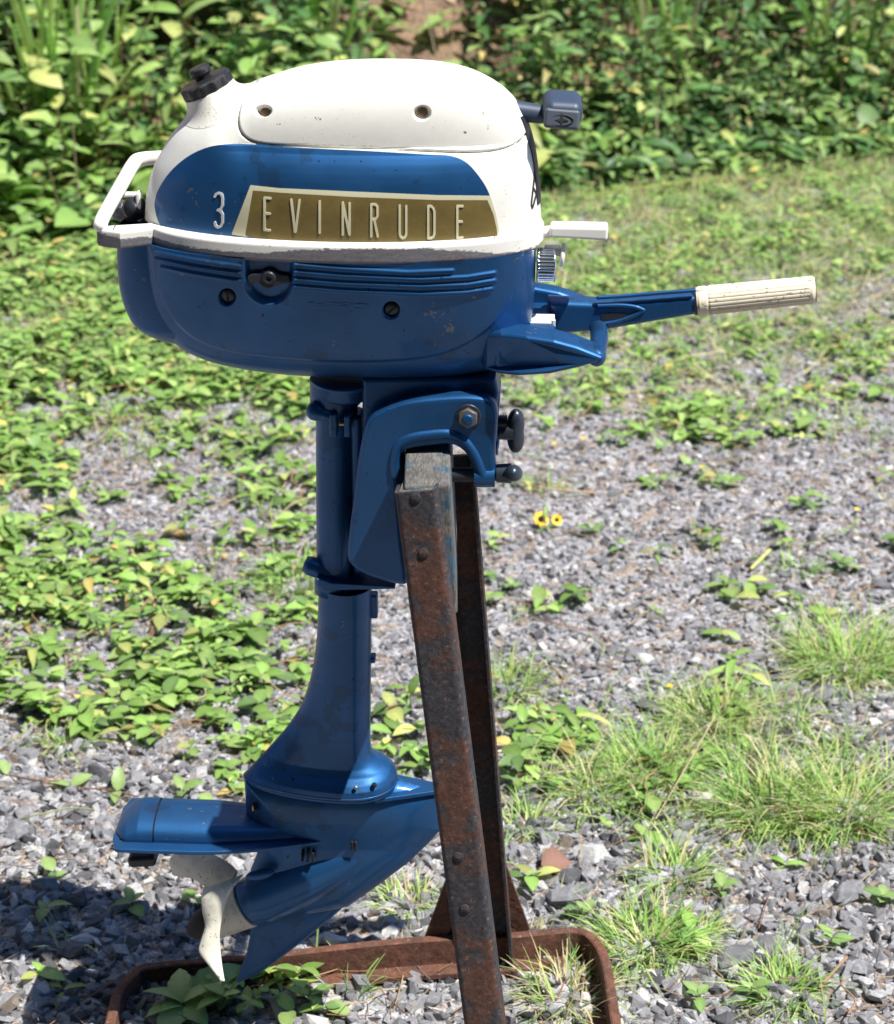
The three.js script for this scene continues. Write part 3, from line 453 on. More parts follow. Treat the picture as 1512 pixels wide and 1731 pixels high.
// ---- swivel column and stern bracket
{
  const ax = (py, px = 567.5) => P(px, py, 0), rx = (a, b) => (P(b, 800, 0).x - P(a, 800, 0).x) / 2;
  const col = add('swivel_column', join([lathe(ax(640), ax(998), [[0.0265, 0], [0.0265, 0.1], [0.0235, 0.11], [0.0235, 0.14], [0.0205, 0.15], [0.0203, 0.94], [0.0225, 0.95], [0.0225, 1], [0, 1]].map(([r, t]) => [r, t]), 48), rbox(0.012, 0.19, 0.03, 0.005, P(606, 835, 0))]), M.blue);
  add('thrust_collar', join([lathe(P(582, 636, 0), P(582, 668, 0), [[0, 0], [0.034, 0], [0.034, 0.25], [0.029, 0.4], [0.031, 0.8], [0.027, 1], [0, 1]], 44)]), M.blue, col);
  add('friction_knob', join([lathe(P(522, 690, 0.018), P(566, 706, 0.026), [[0, 0], [0.008, 0.03], [0.0105, 0.2], [0.0098, 0.45], [0.007, 0.62], [0.006, 1], [0, 1]], 24), rbox(0.008, 0.026, 0.014, 0.002, P(565, 716, 0.026)), rbox(0.007, 0.024, 0.012, 0.002, P(588, 718, 0.026))]), M.blue, col);
  add('pin', rod(P(574, 716, 0.026), P(592, 716, 0.026), 0.0025, 0.0025, 12), M.brass, col);
  add('lower_lug', join([lathe(P(514, 952, 0.01), P(566, 972, 0.012), [[0, 0], [0.0085, 0.03], [0.0105, 0.2], [0.0105, 0.45], [0.008, 1], [0, 1]], 24)]), M.blue, col);
  add('foot_cap', join([plate(polyM([[536, 978], [560, 986], [640, 990], [668, 992], [668, 996], [560, 998], [536, 990]], 0.03, false), 0.03, 0.055, 0.001)]), M.blue, col);
  // block between the two bracket cheeks
  add('swivel_block', plate(polyM([[612, 642], [838, 640], [844, 668], [840, 690], [812, 720], [760, 742], [690, 748], [650, 760], [612, 780]], 0.03, false), 0.028, 0.056, 0.004), M.blue, col);
  const cheek = [[618, 720], [628, 705], [645, 695], [684, 681], [742, 673], [800, 671], [824, 675], [836, 684], [841, 697], [840, 730], [837, 770], [839, 803], [837, 815], [828, 819], [806, 820], [801, 814], [799, 795], [790, 772], [776, 758], [762, 753], [730, 755], [700, 759], [684, 764], [676, 775], [673, 795], [676, 850], [682, 920], [689, 986], [684, 990], [640, 981], [612, 970], [594, 957], [588, 944], [591, 895], [597, 850], [606, 775]];
  const z1 = 0.05, cg = plate(polyM(cheek, z1), z1, 0.02, 0.005);
  const mk = () => { const rib = tube([[668, 800], [667, 775], [674, 752], [690, 741], [725, 734], [762, 733], [782, 742], [799, 762], [812, 790], [818, 806]].map(([x, y]) => P(x, y, z1 - 0.002)), 0.0055, 80, 10); const boss = rod(P(803, 803, z1 - 0.009), P(837, 803, z1 - 0.009), 0.0125, 0.0125, 28); return join([cg, rib, boss]); };
  const br = add('stern_bracket', mk(), M.blue), far = add('stern_bracket', mirrorGeo(mk()), M.blue);
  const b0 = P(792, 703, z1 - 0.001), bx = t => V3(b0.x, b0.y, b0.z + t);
  add('bolt_recess_shade', lathe(bx(0), bx(0.0025), [[0, 0], [0.0135, 0], [0.013, 0.8], [0.0115, 1], [0, 1]], 32), M.dark, br);  // flat dark disc, stands for the shade in the recess round the bolt
  add('pivot_nut', join([lathe(bx(0.002), bx(0.009), [[0, 0], [0.0105, 0.02], [0.0108, 0.8], [0.0095, 1], [0, 1]], 6)]), M.nut, br);
  add('pivot_bolt', lathe(bx(0.008), bx(0.0125), [[0, 0], [0.0058, 0.02], [0.0058, 0.7], [0.0045, 1], [0, 1]], 24), M.blue, br);
  // clamp screws: thread, boss end, winged knob
  const screw = (px0, px1, py, z, knobPx, knobPy, par, turn) => {
    const a = P(px0, py, z), b = P(px1, py - 1, z), n = 26, L = a.distanceTo(b);
    const th = lathe(a, b, Array.from({ length: n * 2 + 1 }, (_, i) => [i % 2 ? 0.0078 : 0.0066, i / (n * 2)]).concat([[0, 1]]), 24);
    const s = add('clamp_screw', th, M.dark, par);
    const c = P(knobPx, knobPy, z), wing = new THREE.SphereGeometry(1, 28, 18); wing.scale(0.0085, 0.0255, 0.0125); { const p = wing.attributes.position; for (let i = 0; i < p.count; i++) { const y = p.getY(i) / 0.0255; p.setX(i, p.getX(i) * (1 + 0.45 * Math.abs(y))); p.setZ(i, p.getZ(i) * (0.7 + 0.5 * y * y)); } wing.computeVertexNormals(); }
    wing.rotateX(turn); wing.translate(c.x + 0.004, c.y, c.z);
    add('wing_knob', join([wing, rod(P(knobPx - 22, knobPy, z), P(knobPx + 3, knobPy, z), 0.0095, 0.0105, 24)]), M.wing, par); return s;
  };
  M.wing = std({ color: lin(0.05, 0.065, 0.09), roughness: 0.35, metalness: 0.55, roughnessMap: rep(fine, 14) });
  screw(745, 842, 803, z1 - 0.009, 862, 800, br, 1.15);
  screw(745, 858, 714, -z1 + 0.009, 866, 728, far, 0.1);
  const pad = lathe(P(741, 804, z1 - 0.009), P(751, 804, z1 - 0.009), [[0, 0], [0.0145, 0.1], [0.013, 0.8], [0.006, 1]], 28); add('clamp_pad', pad, M.dark, br);
}
// ---- exhaust housing, lower unit
function tear(L, Rt, xm, wf, nl, nr) { return (u, y) => { const a = u * Math.PI, c = Math.cos(a), s = Math.abs(Math.sin(a)), left = c < 0, n = left ? nl : nr, m = xm(y); return V3(m + (left ? m - L(y) : Rt(y) - m) * Math.sign(c) * Math.pow(Math.abs(c), 2 / n), y, wf(y) * Math.pow(s, left ? 2 / nl : 2 / nr)); }; }
{
  const tb = a => a.map(([x, y]) => { const v = P(x, y, 0); return [v.y, v.x]; }).sort((p, q) => p[0] - q[0]);
  const L = table(tb(curve2([[539, 990], [537, 1060], [532, 1110], [524, 1150], [510, 1190], [488, 1225], [458, 1260], [430, 1290], [412, 1309]], false)));
  const Rr = table(tb(curve2([[629, 990], [628, 1100], [627, 1200], [627, 1255], [630, 1272], [642, 1282], [658, 1290], [668, 1300], [672, 1312]], false)));
  const y0 = P(585, 1313, 0).y, y1 = P(585, 988, 0).y;
  const wT = table([[y0 - 1, 0.0465], [y0, 0.0465], [y0 + 0.006, 0.0455], [y0 + 0.012, 0.041], [y0 + 0.018, 0.0345], [y0 + 0.026, 0.0305], [y0 + 0.05, 0.0288], [y1, 0.0282]]);
  const X = (px, py) => P(px, py, 0).x, xm = table([[y0, X(592, 1313)], [y0 + 0.03, X(586, 1270)], [y0 + 0.1, X(583, 1150)], [y1, X(584, 990)]]);
  const S = tear(L, Rr, xm, wT, 1.75, 2.1);
  const levels = []; for (let i = 0; i <= 130; i++) { const t = i / 130; levels.push(lerp(y0, y1, Math.pow(t, 1.7))); }
  const full = (u, v) => { const k = u * 2, y = levels[Math.round(v * 130)]; const q = k <= 1 ? S(k, y) : S(2 - k, y); if (k > 1) q.z = -q.z; return q; };
  const hs = add('exhaust_housing', toGeo(gridMesh(full, 240, 130)), M.blue);
  const lip = (yA, yB, o, name) => { const r = (u, v) => { const k = u * 2, q = k <= 1 ? S(k, y0) : S(2 - k, y0); if (k > 1) q.z = -q.z; const cx = xm(y0); const sc = v < 0.1 || v > 0.9 ? o - 0.02 : o; return V3(cx + (q.x - cx) * sc, lerp(yA, yB, v), q.z * sc); }; return toGeo(gridMesh(r, 240, 10)); };
  add('flange', lip(y0 - 0.0035, y0 - 0.0003, 1.008), M.blue, hs);
  add('gasket', lip(y0 - 0.0075, y0 - 0.004, 0.985), M.blue, hs);
  for (const [x, y, z, m] of [[497, 1318, 0.029, M.slot], [633, 1327, 0.038, M.slot], [450, 1313, 0.017, M.steel], [602, 1331, 0.0445, M.steel]]) { const o = P(x, y, z), s = new THREE.SphereGeometry(m === M.slot ? 0.003 : 0.0024, 14, 10); s.translate(o.x, o.y, o.z); add('screw', s, m, hs); }
  for (const [x, y, w, h] of [[633, 1022, 0.008, 0.028], [631, 1112, 0.006, 0.007]]) add('side_boss', rbox(w, h, 0.014, 0.002, P(x, y, -0.005)), M.blue, hs);
  // gear case: thin foil leg, torpedo, skeg
  const foilPts = [[413, 1312], [500, 1312], [600, 1314], [672, 1318], [745, 1338], [746, 1402], [720, 1430], [690, 1458], [640, 1495], [590, 1530], [520, 1545], [430, 1500], [424, 1470], [436, 1440], [418, 1395]];
  const fp = polyM(foilPts, 0, false), fs = sdf(fp);
  const yTopF = P(585, 1318, 0).y, lens = (x, y) => { const t = clamp((yTopF - y) / 0.08, 0, 1), xc = P(560, 1360, 0).x, k = Math.abs(x - xc) / 0.12; return lerp(0.034, 0.022, t) * Math.max(0.25, 1 - k * k * 0.6); };
  const gc = add('gear_case', inflate(fp, 0, 0.03, 0.045, 0.0025, lens), M.blue);
  const A = P(420, 1527, 0), B = P(655, 1412, 0); // torpedo axis
  add('torpedo', lathe(A, B, [[0, 0], [0.0262, 0], [0.0286, 0.02], [0.0292, 0.08], [0.0318, 0.1], [0.0325, 0.25], [0.0325, 0.42], [0.0300, 0.58], [0.025, 0.72], [0.018, 0.85], [0.01, 0.95], [0, 1]], 56), M.blue, gc);
  const bump = new THREE.SphereGeometry(1, 30, 20); bump.scale(0.017, 0.0065, 0.006); bump.rotateZ(0.25); { const o = P(440, 1478, 0.0235); bump.translate(o.x, o.y, o.z); } add('grease_plug', bump, M.blue, gc);
  const skP = polyM([[428, 1552], [470, 1538], [560, 1502], [640, 1462], [610, 1508], [560, 1552], [520, 1585], [480, 1616], [445, 1642], [404, 1661], [400, 1658], [406, 1640], [418, 1608]], 0, false);
  add('skeg', inflate(skP, 0, 0.0045, 0.012, 0.002), M.blue, gc);
  // splash plate to the bow
  const spl = plate(polyM([[640, 1316], [672, 1318], [742, 1331], [747, 1336], [746, 1345], [655, 1346], [630, 1340]], 0, false).map(q => q), 0, 0.002, 0.0004);
  { const S2 = new THREE.Shape(); const x0 = P(640, 1330, 0).x, x1 = P(748, 1338, 0).x; S2.moveTo(x0, -0.03); S2.lineTo(x1, -0.006); S2.lineTo(x1, 0.006); S2.lineTo(x0, 0.03); const g = new THREE.ExtrudeGeometry(S2, { depth: 0.003, bevelEnabled: true, bevelThickness: 0.001, bevelSize: 0.001, bevelSegments: 2 }); g.rotateX(-Math.PI / 2); g.translate(0, P(690, 1331, 0).y - 0.002, 0); add('splash_plate', g, M.blue, gc); }
  for (const [x, y, h, z, m] of [[512, 1446, 0.011, 0.0262, M.slot], [521, 1446, 0.013, 0.0262, M.slot], [530, 1447, 0.013, 0.0262, M.slot], [596, 1427, 0.011, 0.0225, M.slot], [602, 1428, 0.012, 0.0225, M.slot], [428, 1367, 0.010, 0.0195, M.slot]]) add('water_slot', rbox(0.0026, h, 0.01, 0.001, P(x, y, z)), m, gc);
  add('screw', rbox(0.0016, 0.006, 0.004, 0.0005, P(428, 1366, 0.0245)), M.brass, gc);
  // anti-ventilation plate with its rounded exhaust tail
  const pyR = P(400, 1433, 0.045).y;
  const xl = P(204, 1432, 0).x, xr = P(578, 1420, 0).x, mid = P(330, 1432, 0).x;
  const rim = new THREE.Shape(), rp = []; for (let i = 0; i <= 40; i++) { const t = i / 40, x = lerp(xl, xr, t); rp.push([x, 0.0535 * Math.pow(sstep(-0.02, 0.03, t), 0.5) * (t < 0.35 ? 1 : 1 - 0.72 * Math.pow((t - 0.35) / 0.65, 1.7))]); }
  rim.setFromPoints([...rp, ...rp.slice().reverse().map(([x, z]) => [x, -z])].map(q => V2(q[0], q[1])));
  const rg = new THREE.ExtrudeGeometry(rim, { depth: 0.0022, bevelEnabled: true, bevelThickness: 0.0012, bevelSize: 0.0012, bevelSegments: 2 }); rg.rotateX(-Math.PI / 2); rg.translate(0, pyR - 0.0045, 0);
  const pl = add('cavitation_plate', rg, M.blue);
  const tailS = (x0, x1, grow) => (u, v) => { const x = lerp(x0, x1, v), t = (x - xl) / (xr - xl), w = (0.0385 + grow) * (t < 0.4 ? 1 : 1 - 0.75 * Math.pow((t - 0.4) / 0.6, 1.5)) * Math.pow(clamp(t / 0.06 + 0.12, 0, 1), 0.4), h = (0.0215 + grow) * Math.pow(clamp(t / 0.11 + 0.02, 0, 1), 0.55) * (1 - 0.45 * sstep(0.4, 1, t)), a = u * Math.PI; return V3(x, pyR - 0.001 + h * Math.pow(Math.sin(a), 2 / 2.4), w * Math.sign(Math.cos(a)) * Math.pow(Math.abs(Math.cos(a)), 2 / 2.6)); };
  const xs = P(263, 1400, 0.02).x;
  add('exhaust_tail', toGeo(gridMesh(tailS(xs + 0.0012, xr, 0), 60, 80)), M.blue, pl); add('end_cap', toGeo(gridMesh(tailS(xl + 0.0005, xs - 0.0006, 0.0006), 60, 40)), M.blue, pl);
  add('seam', toGeo(gridMesh(tailS(xs - 0.001, xs + 0.0015, -0.0015), 40, 3)), M.slot, pl);
  { const s = new THREE.SphereGeometry(0.0022, 10, 8); const o = P(206, 1417, 0.034); s.translate(o.x, o.y, o.z); add('screw', s, M.slot, pl); }
  add('anode', rbox(0.032, 0.014, 0.03, 0.005, P(243, 1447, 0.012), [0, 0, 0.1]), M.dark, pl);
  // propeller
  const d = A.clone().sub(B).normalize(), hub = t => A.clone().addScaledVector(d, t);
  const prop = add('propeller_hub', lathe(hub(0.001), hub(0.047), [[0, 0], [0.0275, 0], [0.0278, 0.05], [0.0262, 0.3], [0.0228, 1], [0, 1]], 48), M.propWhite);
  add('spinner', lathe(hub(0.047), hub(0.085), [[0.0205, 0], [0.0202, 0.15], [0.018, 0.45], [0.0115, 0.78], [0.0045, 0.96], [0, 1]], 36), M.rubber, prop);
  const blade = rows => { // rows of [leading px, py, z, trailing px, py, z], root to tip
    const n = rows.length, lead = new THREE.CatmullRomCurve3(rows.map(q => P(q[0], q[1], q[2])), false, 'centripetal'), trail = new THREE.CatmullRomCurve3(rows.map(q => P(q[3], q[4], q[5])), false, 'centripetal');
    const mid = gridMesh((u, v) => { const t = clamp(v, 0, 1), a = lead.getPoint(t), b = trail.getPoint(t), q = a.clone().lerp(b, u), c = Math.sin(u * Math.PI) * 0.0045 * (1 - t * 0.4); return q.add(V3(-0.5 * c, 0, c)); }, 26, 40);
    const side = s => { const g = { p: mid.p.map((p, i) => { const u = (i % 27) / 26, v = Math.floor(i / 27) / 40, th = 0.0028 * Math.pow(Math.sin(Math.PI * clamp(u, 0.0, 1)), 0.6) * (1 - 0.55 * v) + 0.0003; return p.clone().addScaledVector(mid.n[i], s * th); }), n: mid.n, t: mid.t }; const q = toGeo(g); q.deleteAttribute('normal'); q.computeVertexNormals(); return q; };
    return join([side(1), side(-1)]);
  };
  add('blade', blade([[344, 1500, 0.028, 412, 1478, 0.02], [341, 1520, 0.034, 400, 1494, 0.03], [343, 1543, 0.04, 388, 1511, 0.036], [347, 1566, 0.046, 377, 1545, 0.042], [340, 1590, 0.054, 372, 1577, 0.05], [337, 1608, 0.06, 373, 1606, 0.056], [354, 1632, 0.067, 376, 1634, 0.064], [376, 1655, 0.074, 380, 1658, 0.072]]), M.propWhite, prop);
  add('blade', blade([[385, 1512, -0.012, 402, 1474, -0.012], [352, 1501, -0.022, 392, 1462, -0.022], [328, 1486, -0.034, 364, 1446, -0.034], [305, 1482, -0.046, 340, 1436, -0.046], [292, 1478, -0.056, 308, 1436, -0.056], [289, 1462, -0.06, 292, 1446, -0.06]]), M.propWhite, prop);
}

// ---------------------------------------------------------------- rusty stand
const stand = thing('motor_stand', 'rusty steel stand of splayed channel legs with a wooden mounting board, standing on gravel', 'stand', V3(0, 0, 0));
{
  const addS = (name, geo, m, parent = stand, s = 1) => part(name, boxUV(geo, s), m, parent);
  const basis = (a, b, hint) => { const d = b.clone().sub(a).normalize(), s = new THREE.Vector3().crossVectors(hint, d).normalize(), n = new THREE.Vector3().crossVectors(d, s).normalize(); return { d, s, n }; };
  // channel section swept from a to b; web on +n, flanges towards -n
  const channel = (a, b, hint, w, fd, th, r) => {
    const { d, s, n } = basis(a, b, hint), L = a.distanceTo(b), pts = [];
    const o = [[-w / 2, -fd], [-w / 2, -r]]; for (let i = 1; i <= 5; i++) { const t = Math.PI - i / 5 * Math.PI / 2; o.push([-w / 2 + r + Math.cos(t) * r, -r + Math.sin(t) * r]); }
    for (let i = 0; i <= 5; i++) { const t = Math.PI / 2 - i / 5 * Math.PI / 2; o.push([w / 2 - r + Math.cos(t) * r, -r + Math.sin(t) * r]); }
    o.push([w / 2, -fd], [w / 2 - th, -fd], [w / 2 - th, -th - 0.001], [-w / 2 + th, -th - 0.001], [-w / 2 + th, -fd]);
    const sh = new THREE.Shape(o.map(q => V2(q[0], q[1]))), g = new THREE.ExtrudeGeometry(sh, { depth: L, steps: 24, bevelEnabled: false });
    boxUV(g); // uv before it is turned, along the bar
    g.applyMatrix4(new THREE.Matrix4().makeBasis(s, n, d).setPosition(a)); return g;
  };
  const ext = (a, b, y) => a.clone().lerp(b, (a.y - y) / (a.y - b.y));
  const T = W(702, 832, 0.15), B0 = W(817, 1731, 0.205), B = ext(T, B0, 0.004);
  const hint = V3(-0.10, 0, 1);
  const leg = part('front_leg', channel(T, B, hint, 0.0425, 0.026, 0.0032, 0.006), M.legRust, stand);
  const FT = W(772, 768, -0.09), FB = ext(FT, W(842, 1622, -0.168), 0.01);
  part('rear_leg', channel(FT, FB, V3(0.06, 0, -1), 0.04, 0.028, 0.0032, 0.005), M.legRust, stand);
  const e = basis(T, B, hint);
  // rivets
  for (const [x, y] of [[703, 856], [716, 946], [775, 1434], [786, 1516]]) { const k = (W(x, y, 0.17).y - T.y) / (B.y - T.y), c = T.clone().lerp(B, k), px0 = pxW(c)[0], off = (x - px0) / 1690, o = c.addScaledVector(e.s, off * Math.sign(e.s.x)); const g = lathe(o.clone().addScaledVector(e.n, -0.001), o.clone().addScaledVector(e.n, 0.0022), [[0.0058, 0], [0.0056, 0.5], [0.004, 0.85], [0, 1]], 20); addS('rivet', g, M.legRust, leg); }
  // wooden filler in the channel and the board across the top
  const filler = (a, b, w, d0, d1) => { const L = a.distanceTo(b), g = new THREE.BoxGeometry(w, d1 - d0, L, 2, 2, 24); g.translate(0, -(d0 + d1) / 2, L / 2); boxUV(g); g.applyMatrix4(new THREE.Matrix4().makeBasis(e.s, e.n, e.d).setPosition(a)); return g; };
  const wood = part('wooden_filler', filler(T.clone().addScaledVector(e.d, 0.002), T.clone().lerp(B, 0.68), 0.0352, 0.0045, 0.047), M.board, stand);
  const bt = W(706, 800, 0.09), board = rbox(0.0465, 0.145, 0.215, 0.003, V3(0, -0.0725, -0.0), [0, 0, 0]); { board.rotateZ(0.05); const c = W(707, 796, 0.1); board.translate(c.x + 0.0095, c.y - 0.0005, c.z - 0.0725); }
  addS('mounting_board', board, M.board);
  // base: loop of angle bar on the ground; rear bar, rounded corners and two arms to the front
  const hy = 0.036, gp = (x, y, z) => { const v = W(x, y, z); return v; };
  const rl = gp(236, 1640, -0.118), rm = gp(690, 1592, -0.146), rr2 = gp(985, 1577, -0.168);
  const rightArm = gp(1040, 1725, 0.0), leftArm = gp(186, 1725, 0.0);
  rightArm.y = 0.034; leftArm.y = 0.026;
  const cL = V3(leftArm.x + 0.002, lerp(rl.y, leftArm.y, 0.4), rl.z + 0.045), cR = V3(rightArm.x - 0.006, lerp(rr2.y, rightArm.y, 0.4), rr2.z + 0.05);
  const fz = 0.27, path = new THREE.CatmullRomCurve3([V3(leftArm.x - 0.01, 0.028, fz), V3(leftArm.x - 0.004, 0.028, 0.12), leftArm, cL, V3(cL.x + 0.012, cL.y, cL.z - 0.028), rl, rl.clone().lerp(rm, 0.5), rm, rm.clone().lerp(rr2, 0.6), rr2, V3(cR.x - 0.008, cR.y, cR.z - 0.03), cR, rightArm, V3(rightArm.x + 0.004, 0.03, 0.12), V3(rightArm.x + 0.01, 0.03, fz)], false, 'centripetal');
  const sect = [[0.006, 0.002], [0.004, 0.0035], [-0.004, 0.0035], [-0.006, 0.002], [-0.0062, -0.032], [-0.026, -0.0335], [-0.026, -0.0395], [0.006, -0.0395]]; // x: outwards, y: up
  const base = gridMesh((u, v) => { const q = path.getPointAt(v), t = path.getTangentAt(v), o = V3(t.z, 0, -t.x).normalize(), [a, b] = sect[Math.round(u * 8) % 8]; return q.clone().addScaledVector(o, -a * -1).add(V3(0, b, 0)); }, 8, 200);
  const bg = toGeo(base).toNonIndexed(); bg.computeVertexNormals();
  addS('base_frame', bg, M.rust);
  addS('front_bar', rbox(leftArm.x * -1 + rightArm.x + 0.02, 0.04, 0.012, 0.003, V3((leftArm.x + rightArm.x) / 2, 0.018, fz)), M.rust);
  // gusset struts from the rear bar up to the rear leg
  const zr = -0.16, strut = (a, b, w, name) => { const g = new THREE.BoxGeometry(w, a.distanceTo(b), 0.006, 1, 8, 1); g.translate(0, a.distanceTo(b) / 2, 0); return along(g, a, b); };
  addS('brace', strut(W(735, 1590, -0.158), W(790, 1440, -0.15), 0.026), M.rust); addS('brace', strut(W(888, 1585, -0.172), W(840, 1455, -0.152), 0.019), M.rust);
  addS('gusset_plate', (() => { const s = new THREE.Shape([[842, 1480], [872, 1575], [800, 1590], [750, 1590], [795, 1470]].map(([x, y]) => { const v = W(x, y, -0.166); return V2(v.x, v.y); })), g = new THREE.ExtrudeGeometry(s, { depth: 0.004, bevelEnabled: false }); g.translate(0, 0, -0.17); return g; })(), M.rust);
}

// ---------------------------------------------------------------- ground, gravel, plants
const bankLine = x => -2.95 - (x + 0.86) * 0.42;
function groundY(x, z) {
  const d = Math.max(0, bankLine(x) - z), amp = clamp((-z + 0.1) * 0.5, 0, 1);
  return -0.006 + 0.012 * fbm(x * 2.2, z * 2.2, 3) * (0.35 + amp) + 0.05 * amp * noise(x * 0.7, z * 0.7, 3) * sstep(-0.6, -2, z) + 0.42 * d * sstep(0, 1.2, d) + 0.06 * sstep(0, 0.6, d) * fbm(x * 3, z * 3, 3, 2);
}
const onGround = (px, py) => { let v = G(px, py, 0); for (let i = 0; i < 14; i++) { const n = G(px, py, groundY(v.x, v.z)); v = v.lerp(n, 0.6); } v.y = groundY(v.x, v.z); return v; };
const grainTex = makeTex(1024, 1024, (u, v) => {
  const a = tfbm(u, v, 10, 5, 201), b = tileNoise(u, v, 180, 203), c = tileNoise(u, v, 90, 207), d = tfbm(u, v, 24, 4, 211);
  let k = 0.53 + 0.2 * (a - 0.5) + 0.34 * (b - 0.5) + 0.25 * (c - 0.5); const br = sstep(0.45, 0.65, d);
  return [k * lerp(1, 0.95, br), k * lerp(0.99, 0.86, br), k * lerp(1.02, 0.78, br)];
}, true);
const soilTex = makeTex(512, 512, (u, v) => { const a = tfbm(u, v, 8, 6, 221), b = tileNoise(u, v, 130, 223), k = 0.75 + 0.5 * (a - 0.5) + 0.5 * (b - 0.5); return [0.62 * k, 0.51 * k, 0.41 * k]; }, true);
const grainBump = makeTex(512, 512, (u, v) => { const k = tfbm(u, v, 40, 4, 231); return [k, k, k]; }, false);
{ // one sheet from the gravel out to the horizon, denser near the motor
  const xs = [], zs = []; for (let x = -60; x < -3; x += 3) xs.push(x); for (let x = -3; x <= 3.001; x += 0.05) xs.push(x); for (let x = 6; x <= 60; x += 3) xs.push(x);
  for (let z = -60; z < -9; z += 3) zs.push(z); for (let z = -9; z <= 1.001; z += 0.05) zs.push(z); for (let z = 4; z <= 60; z += 3) zs.push(z);
  const gy = (x, z) => { const far = sstep(4, 12, Math.abs(x)); const h = groundY(clamp(x, -6, 6), z); return Math.min(lerp(h, Math.min(h, 1.6), far), 3.4); };
  const build = (test) => { const m = gridMesh((u, v) => { const x = xs[Math.round(u * (xs.length - 1))], z = zs[Math.round(v * (zs.length - 1))]; return V3(x, gy(x, z), z); }, xs.length - 1, zs.length - 1); return clipMesh(m, m.p.map(test)); };
  const edge = p => p.z - (bankLine(clamp(p.x, -4, 4)) + 0.25 + 0.12 * noise(p.x * 2, p.z * 2));
  solo('gravel_ground', boxUV(toGeo(build(edge))), std({ map: rep(grainTex, 2.2), roughness: 0.95, bumpMap: rep(grainBump, 5), bumpScale: 0.003 }), null, null, null, 'structure');
  solo('bank', boxUV(toGeo(build(p => -edge(p)))), std({ map: rep(soilTex, 2), roughness: 1, bumpMap: rep(grainBump, 3), bumpScale: 0.006 }), null, null, null, 'structure');
}

// where leaves and grass cover the ground (measured on the photograph, used as places on the ground)
const blob = (x, y, l) => { let m = 0; for (const [cx, cy, rx, ry, w] of l) { const d = Math.hypot((x - cx) / rx, (y - cy) / ry); m = Math.max(m, w * (1 - sstep(0.65, 1.15, d))); } return m; };
const leafCov = (x, y) => Math.max(1 - sstep(-40, 50, y - table([[0, 760], [250, 700], [420, 690], [520, 690], [640, 640], [900, 590], [1020, 570], [1180, 510], [1512, 440]])(x)),
  blob(x, y, [[-20, 850, 170, 150, 1], [90, 960, 170, 60, 0.95], [140, 1030, 330, 85, 1], [420, 1080, 190, 75, 0.7], [230, 1160, 260, 90, 0.95], [20, 1110, 110, 70, 0.9], [400, 1230, 170, 75, 0.95], [480, 1150, 80, 70, 0.5], [440, 1300, 90, 50, 0.55], [700, 1280, 60, 60, 0.55], [680, 1210, 40, 50, 0.4],
    [990, 685, 190, 36, 0.5], [1190, 705, 200, 40, 0.42], [1400, 655, 140, 26, 0.4], [1300, 735, 150, 22, 0.35], [1060, 630, 140, 40, 0.4], [1300, 590, 260, 60, 0.35], [390, 820, 200, 120, 0.27], [850, 1020, 100, 120, 0.16], [470, 930, 90, 60, 0.4], [1150, 950, 420, 140, 0.07], [930, 1265, 90, 70, 0.6], [960, 1190, 60, 40, 0.4], [1200, 1340, 200, 90, 0.45], [440, 1690, 130, 60, 0.5], [590, 1690, 90, 50, 0.55], [1490, 600, 60, 80, 0.5], [60, 1680, 60, 30, 0.3], [1240, 1170, 60, 40, 0.4]]));
const grassCov = (x, y) => Math.max(blob(x, y, [[1300, 350, 460, 150, 1], [1000, 400, 240, 130, 1], [1250, 540, 330, 90, 0.45], [1050, 660, 260, 60, 0.3], [1300, 700, 260, 50, 0.25], [330, 720, 260, 60, 0.3], [120, 520, 260, 130, 0.75], [400, 640, 200, 50, 0.4], [1230, 1300, 260, 130, 1], [1400, 1350, 160, 90, 1], [1430, 1110, 110, 70, 0.9], [1200, 1220, 120, 80, 0.9], [1010, 1310, 150, 80, 0.6], [1110, 1600, 110, 60, 0.5], [970, 1690, 70, 50, 0.5], [600, 1650, 70, 40, 0.3]]), 0);

// stones: a few shapes of broken rock
const sr = rng(4242);
function rock(n, flat) { const pts = []; for (let i = 0; i < n; i++) { const a = sr() * 6.283, z = sr() * 2 - 1, r = Math.sqrt(1 - z * z), k = 0.8 + 0.35 * sr(); pts.push(V3(Math.cos(a) * r * k, z * flat * k, Math.sin(a) * r * k * (0.65 + 0.3 * flat))); } const g = new ConvexGeometry(pts); g.computeVertexNormals(); return g; }
const stoneTex = rep(makeTex(512, 512, (u, v) => { const a = tfbm(u, v, 6, 5, 241), b = tileNoise(u, v, 150, 243), k = 0.93 + 0.3 * (a - 0.5) + 0.22 * (b - 0.5); return [k, k, k]; }, true), 0.7);
const stoneMat = std({ map: stoneTex, roughness: 0.85, bumpMap: stoneTex, bumpScale: 0.0012 });
function stoneColor(r) { const k = r(); let c; if (k < 0.13) c = lin(0.68, 0.66, 0.64); else if (k < 0.28) c = lin(0.5, 0.495, 0.505); else if (k < 0.62) c = lin(0.36, 0.355, 0.372); else if (k < 0.86) c = lin(0.25, 0.248, 0.262); else if (k < 0.975) c = lin(0.11, 0.11, 0.118); else c = lin(0.27, 0.22, 0.18); return c.multiplyScalar(0.85 + 0.3 * r()); }
function instanced(name, geo, mat, list, kindLabel) { // list of { m: Matrix4, c: Color }
  const im = new THREE.InstancedMesh(geo, mat, list.length); list.forEach((o, i) => { im.setMatrixAt(i, o.m); im.setColorAt(i, o.c); }); im.name = numbered(name); im.castShadow = im.receiveShadow = true; scene.add(im); return tag(im, kindLabel[0], kindLabel[1], null, 'stuff');
}
const inView = (v, m = 160) => { const [x, y] = pxW(v); return x > -m && x < 1512 + m && y > -m && y < 1731 + m * 1.5 ? [x, y] : null; };
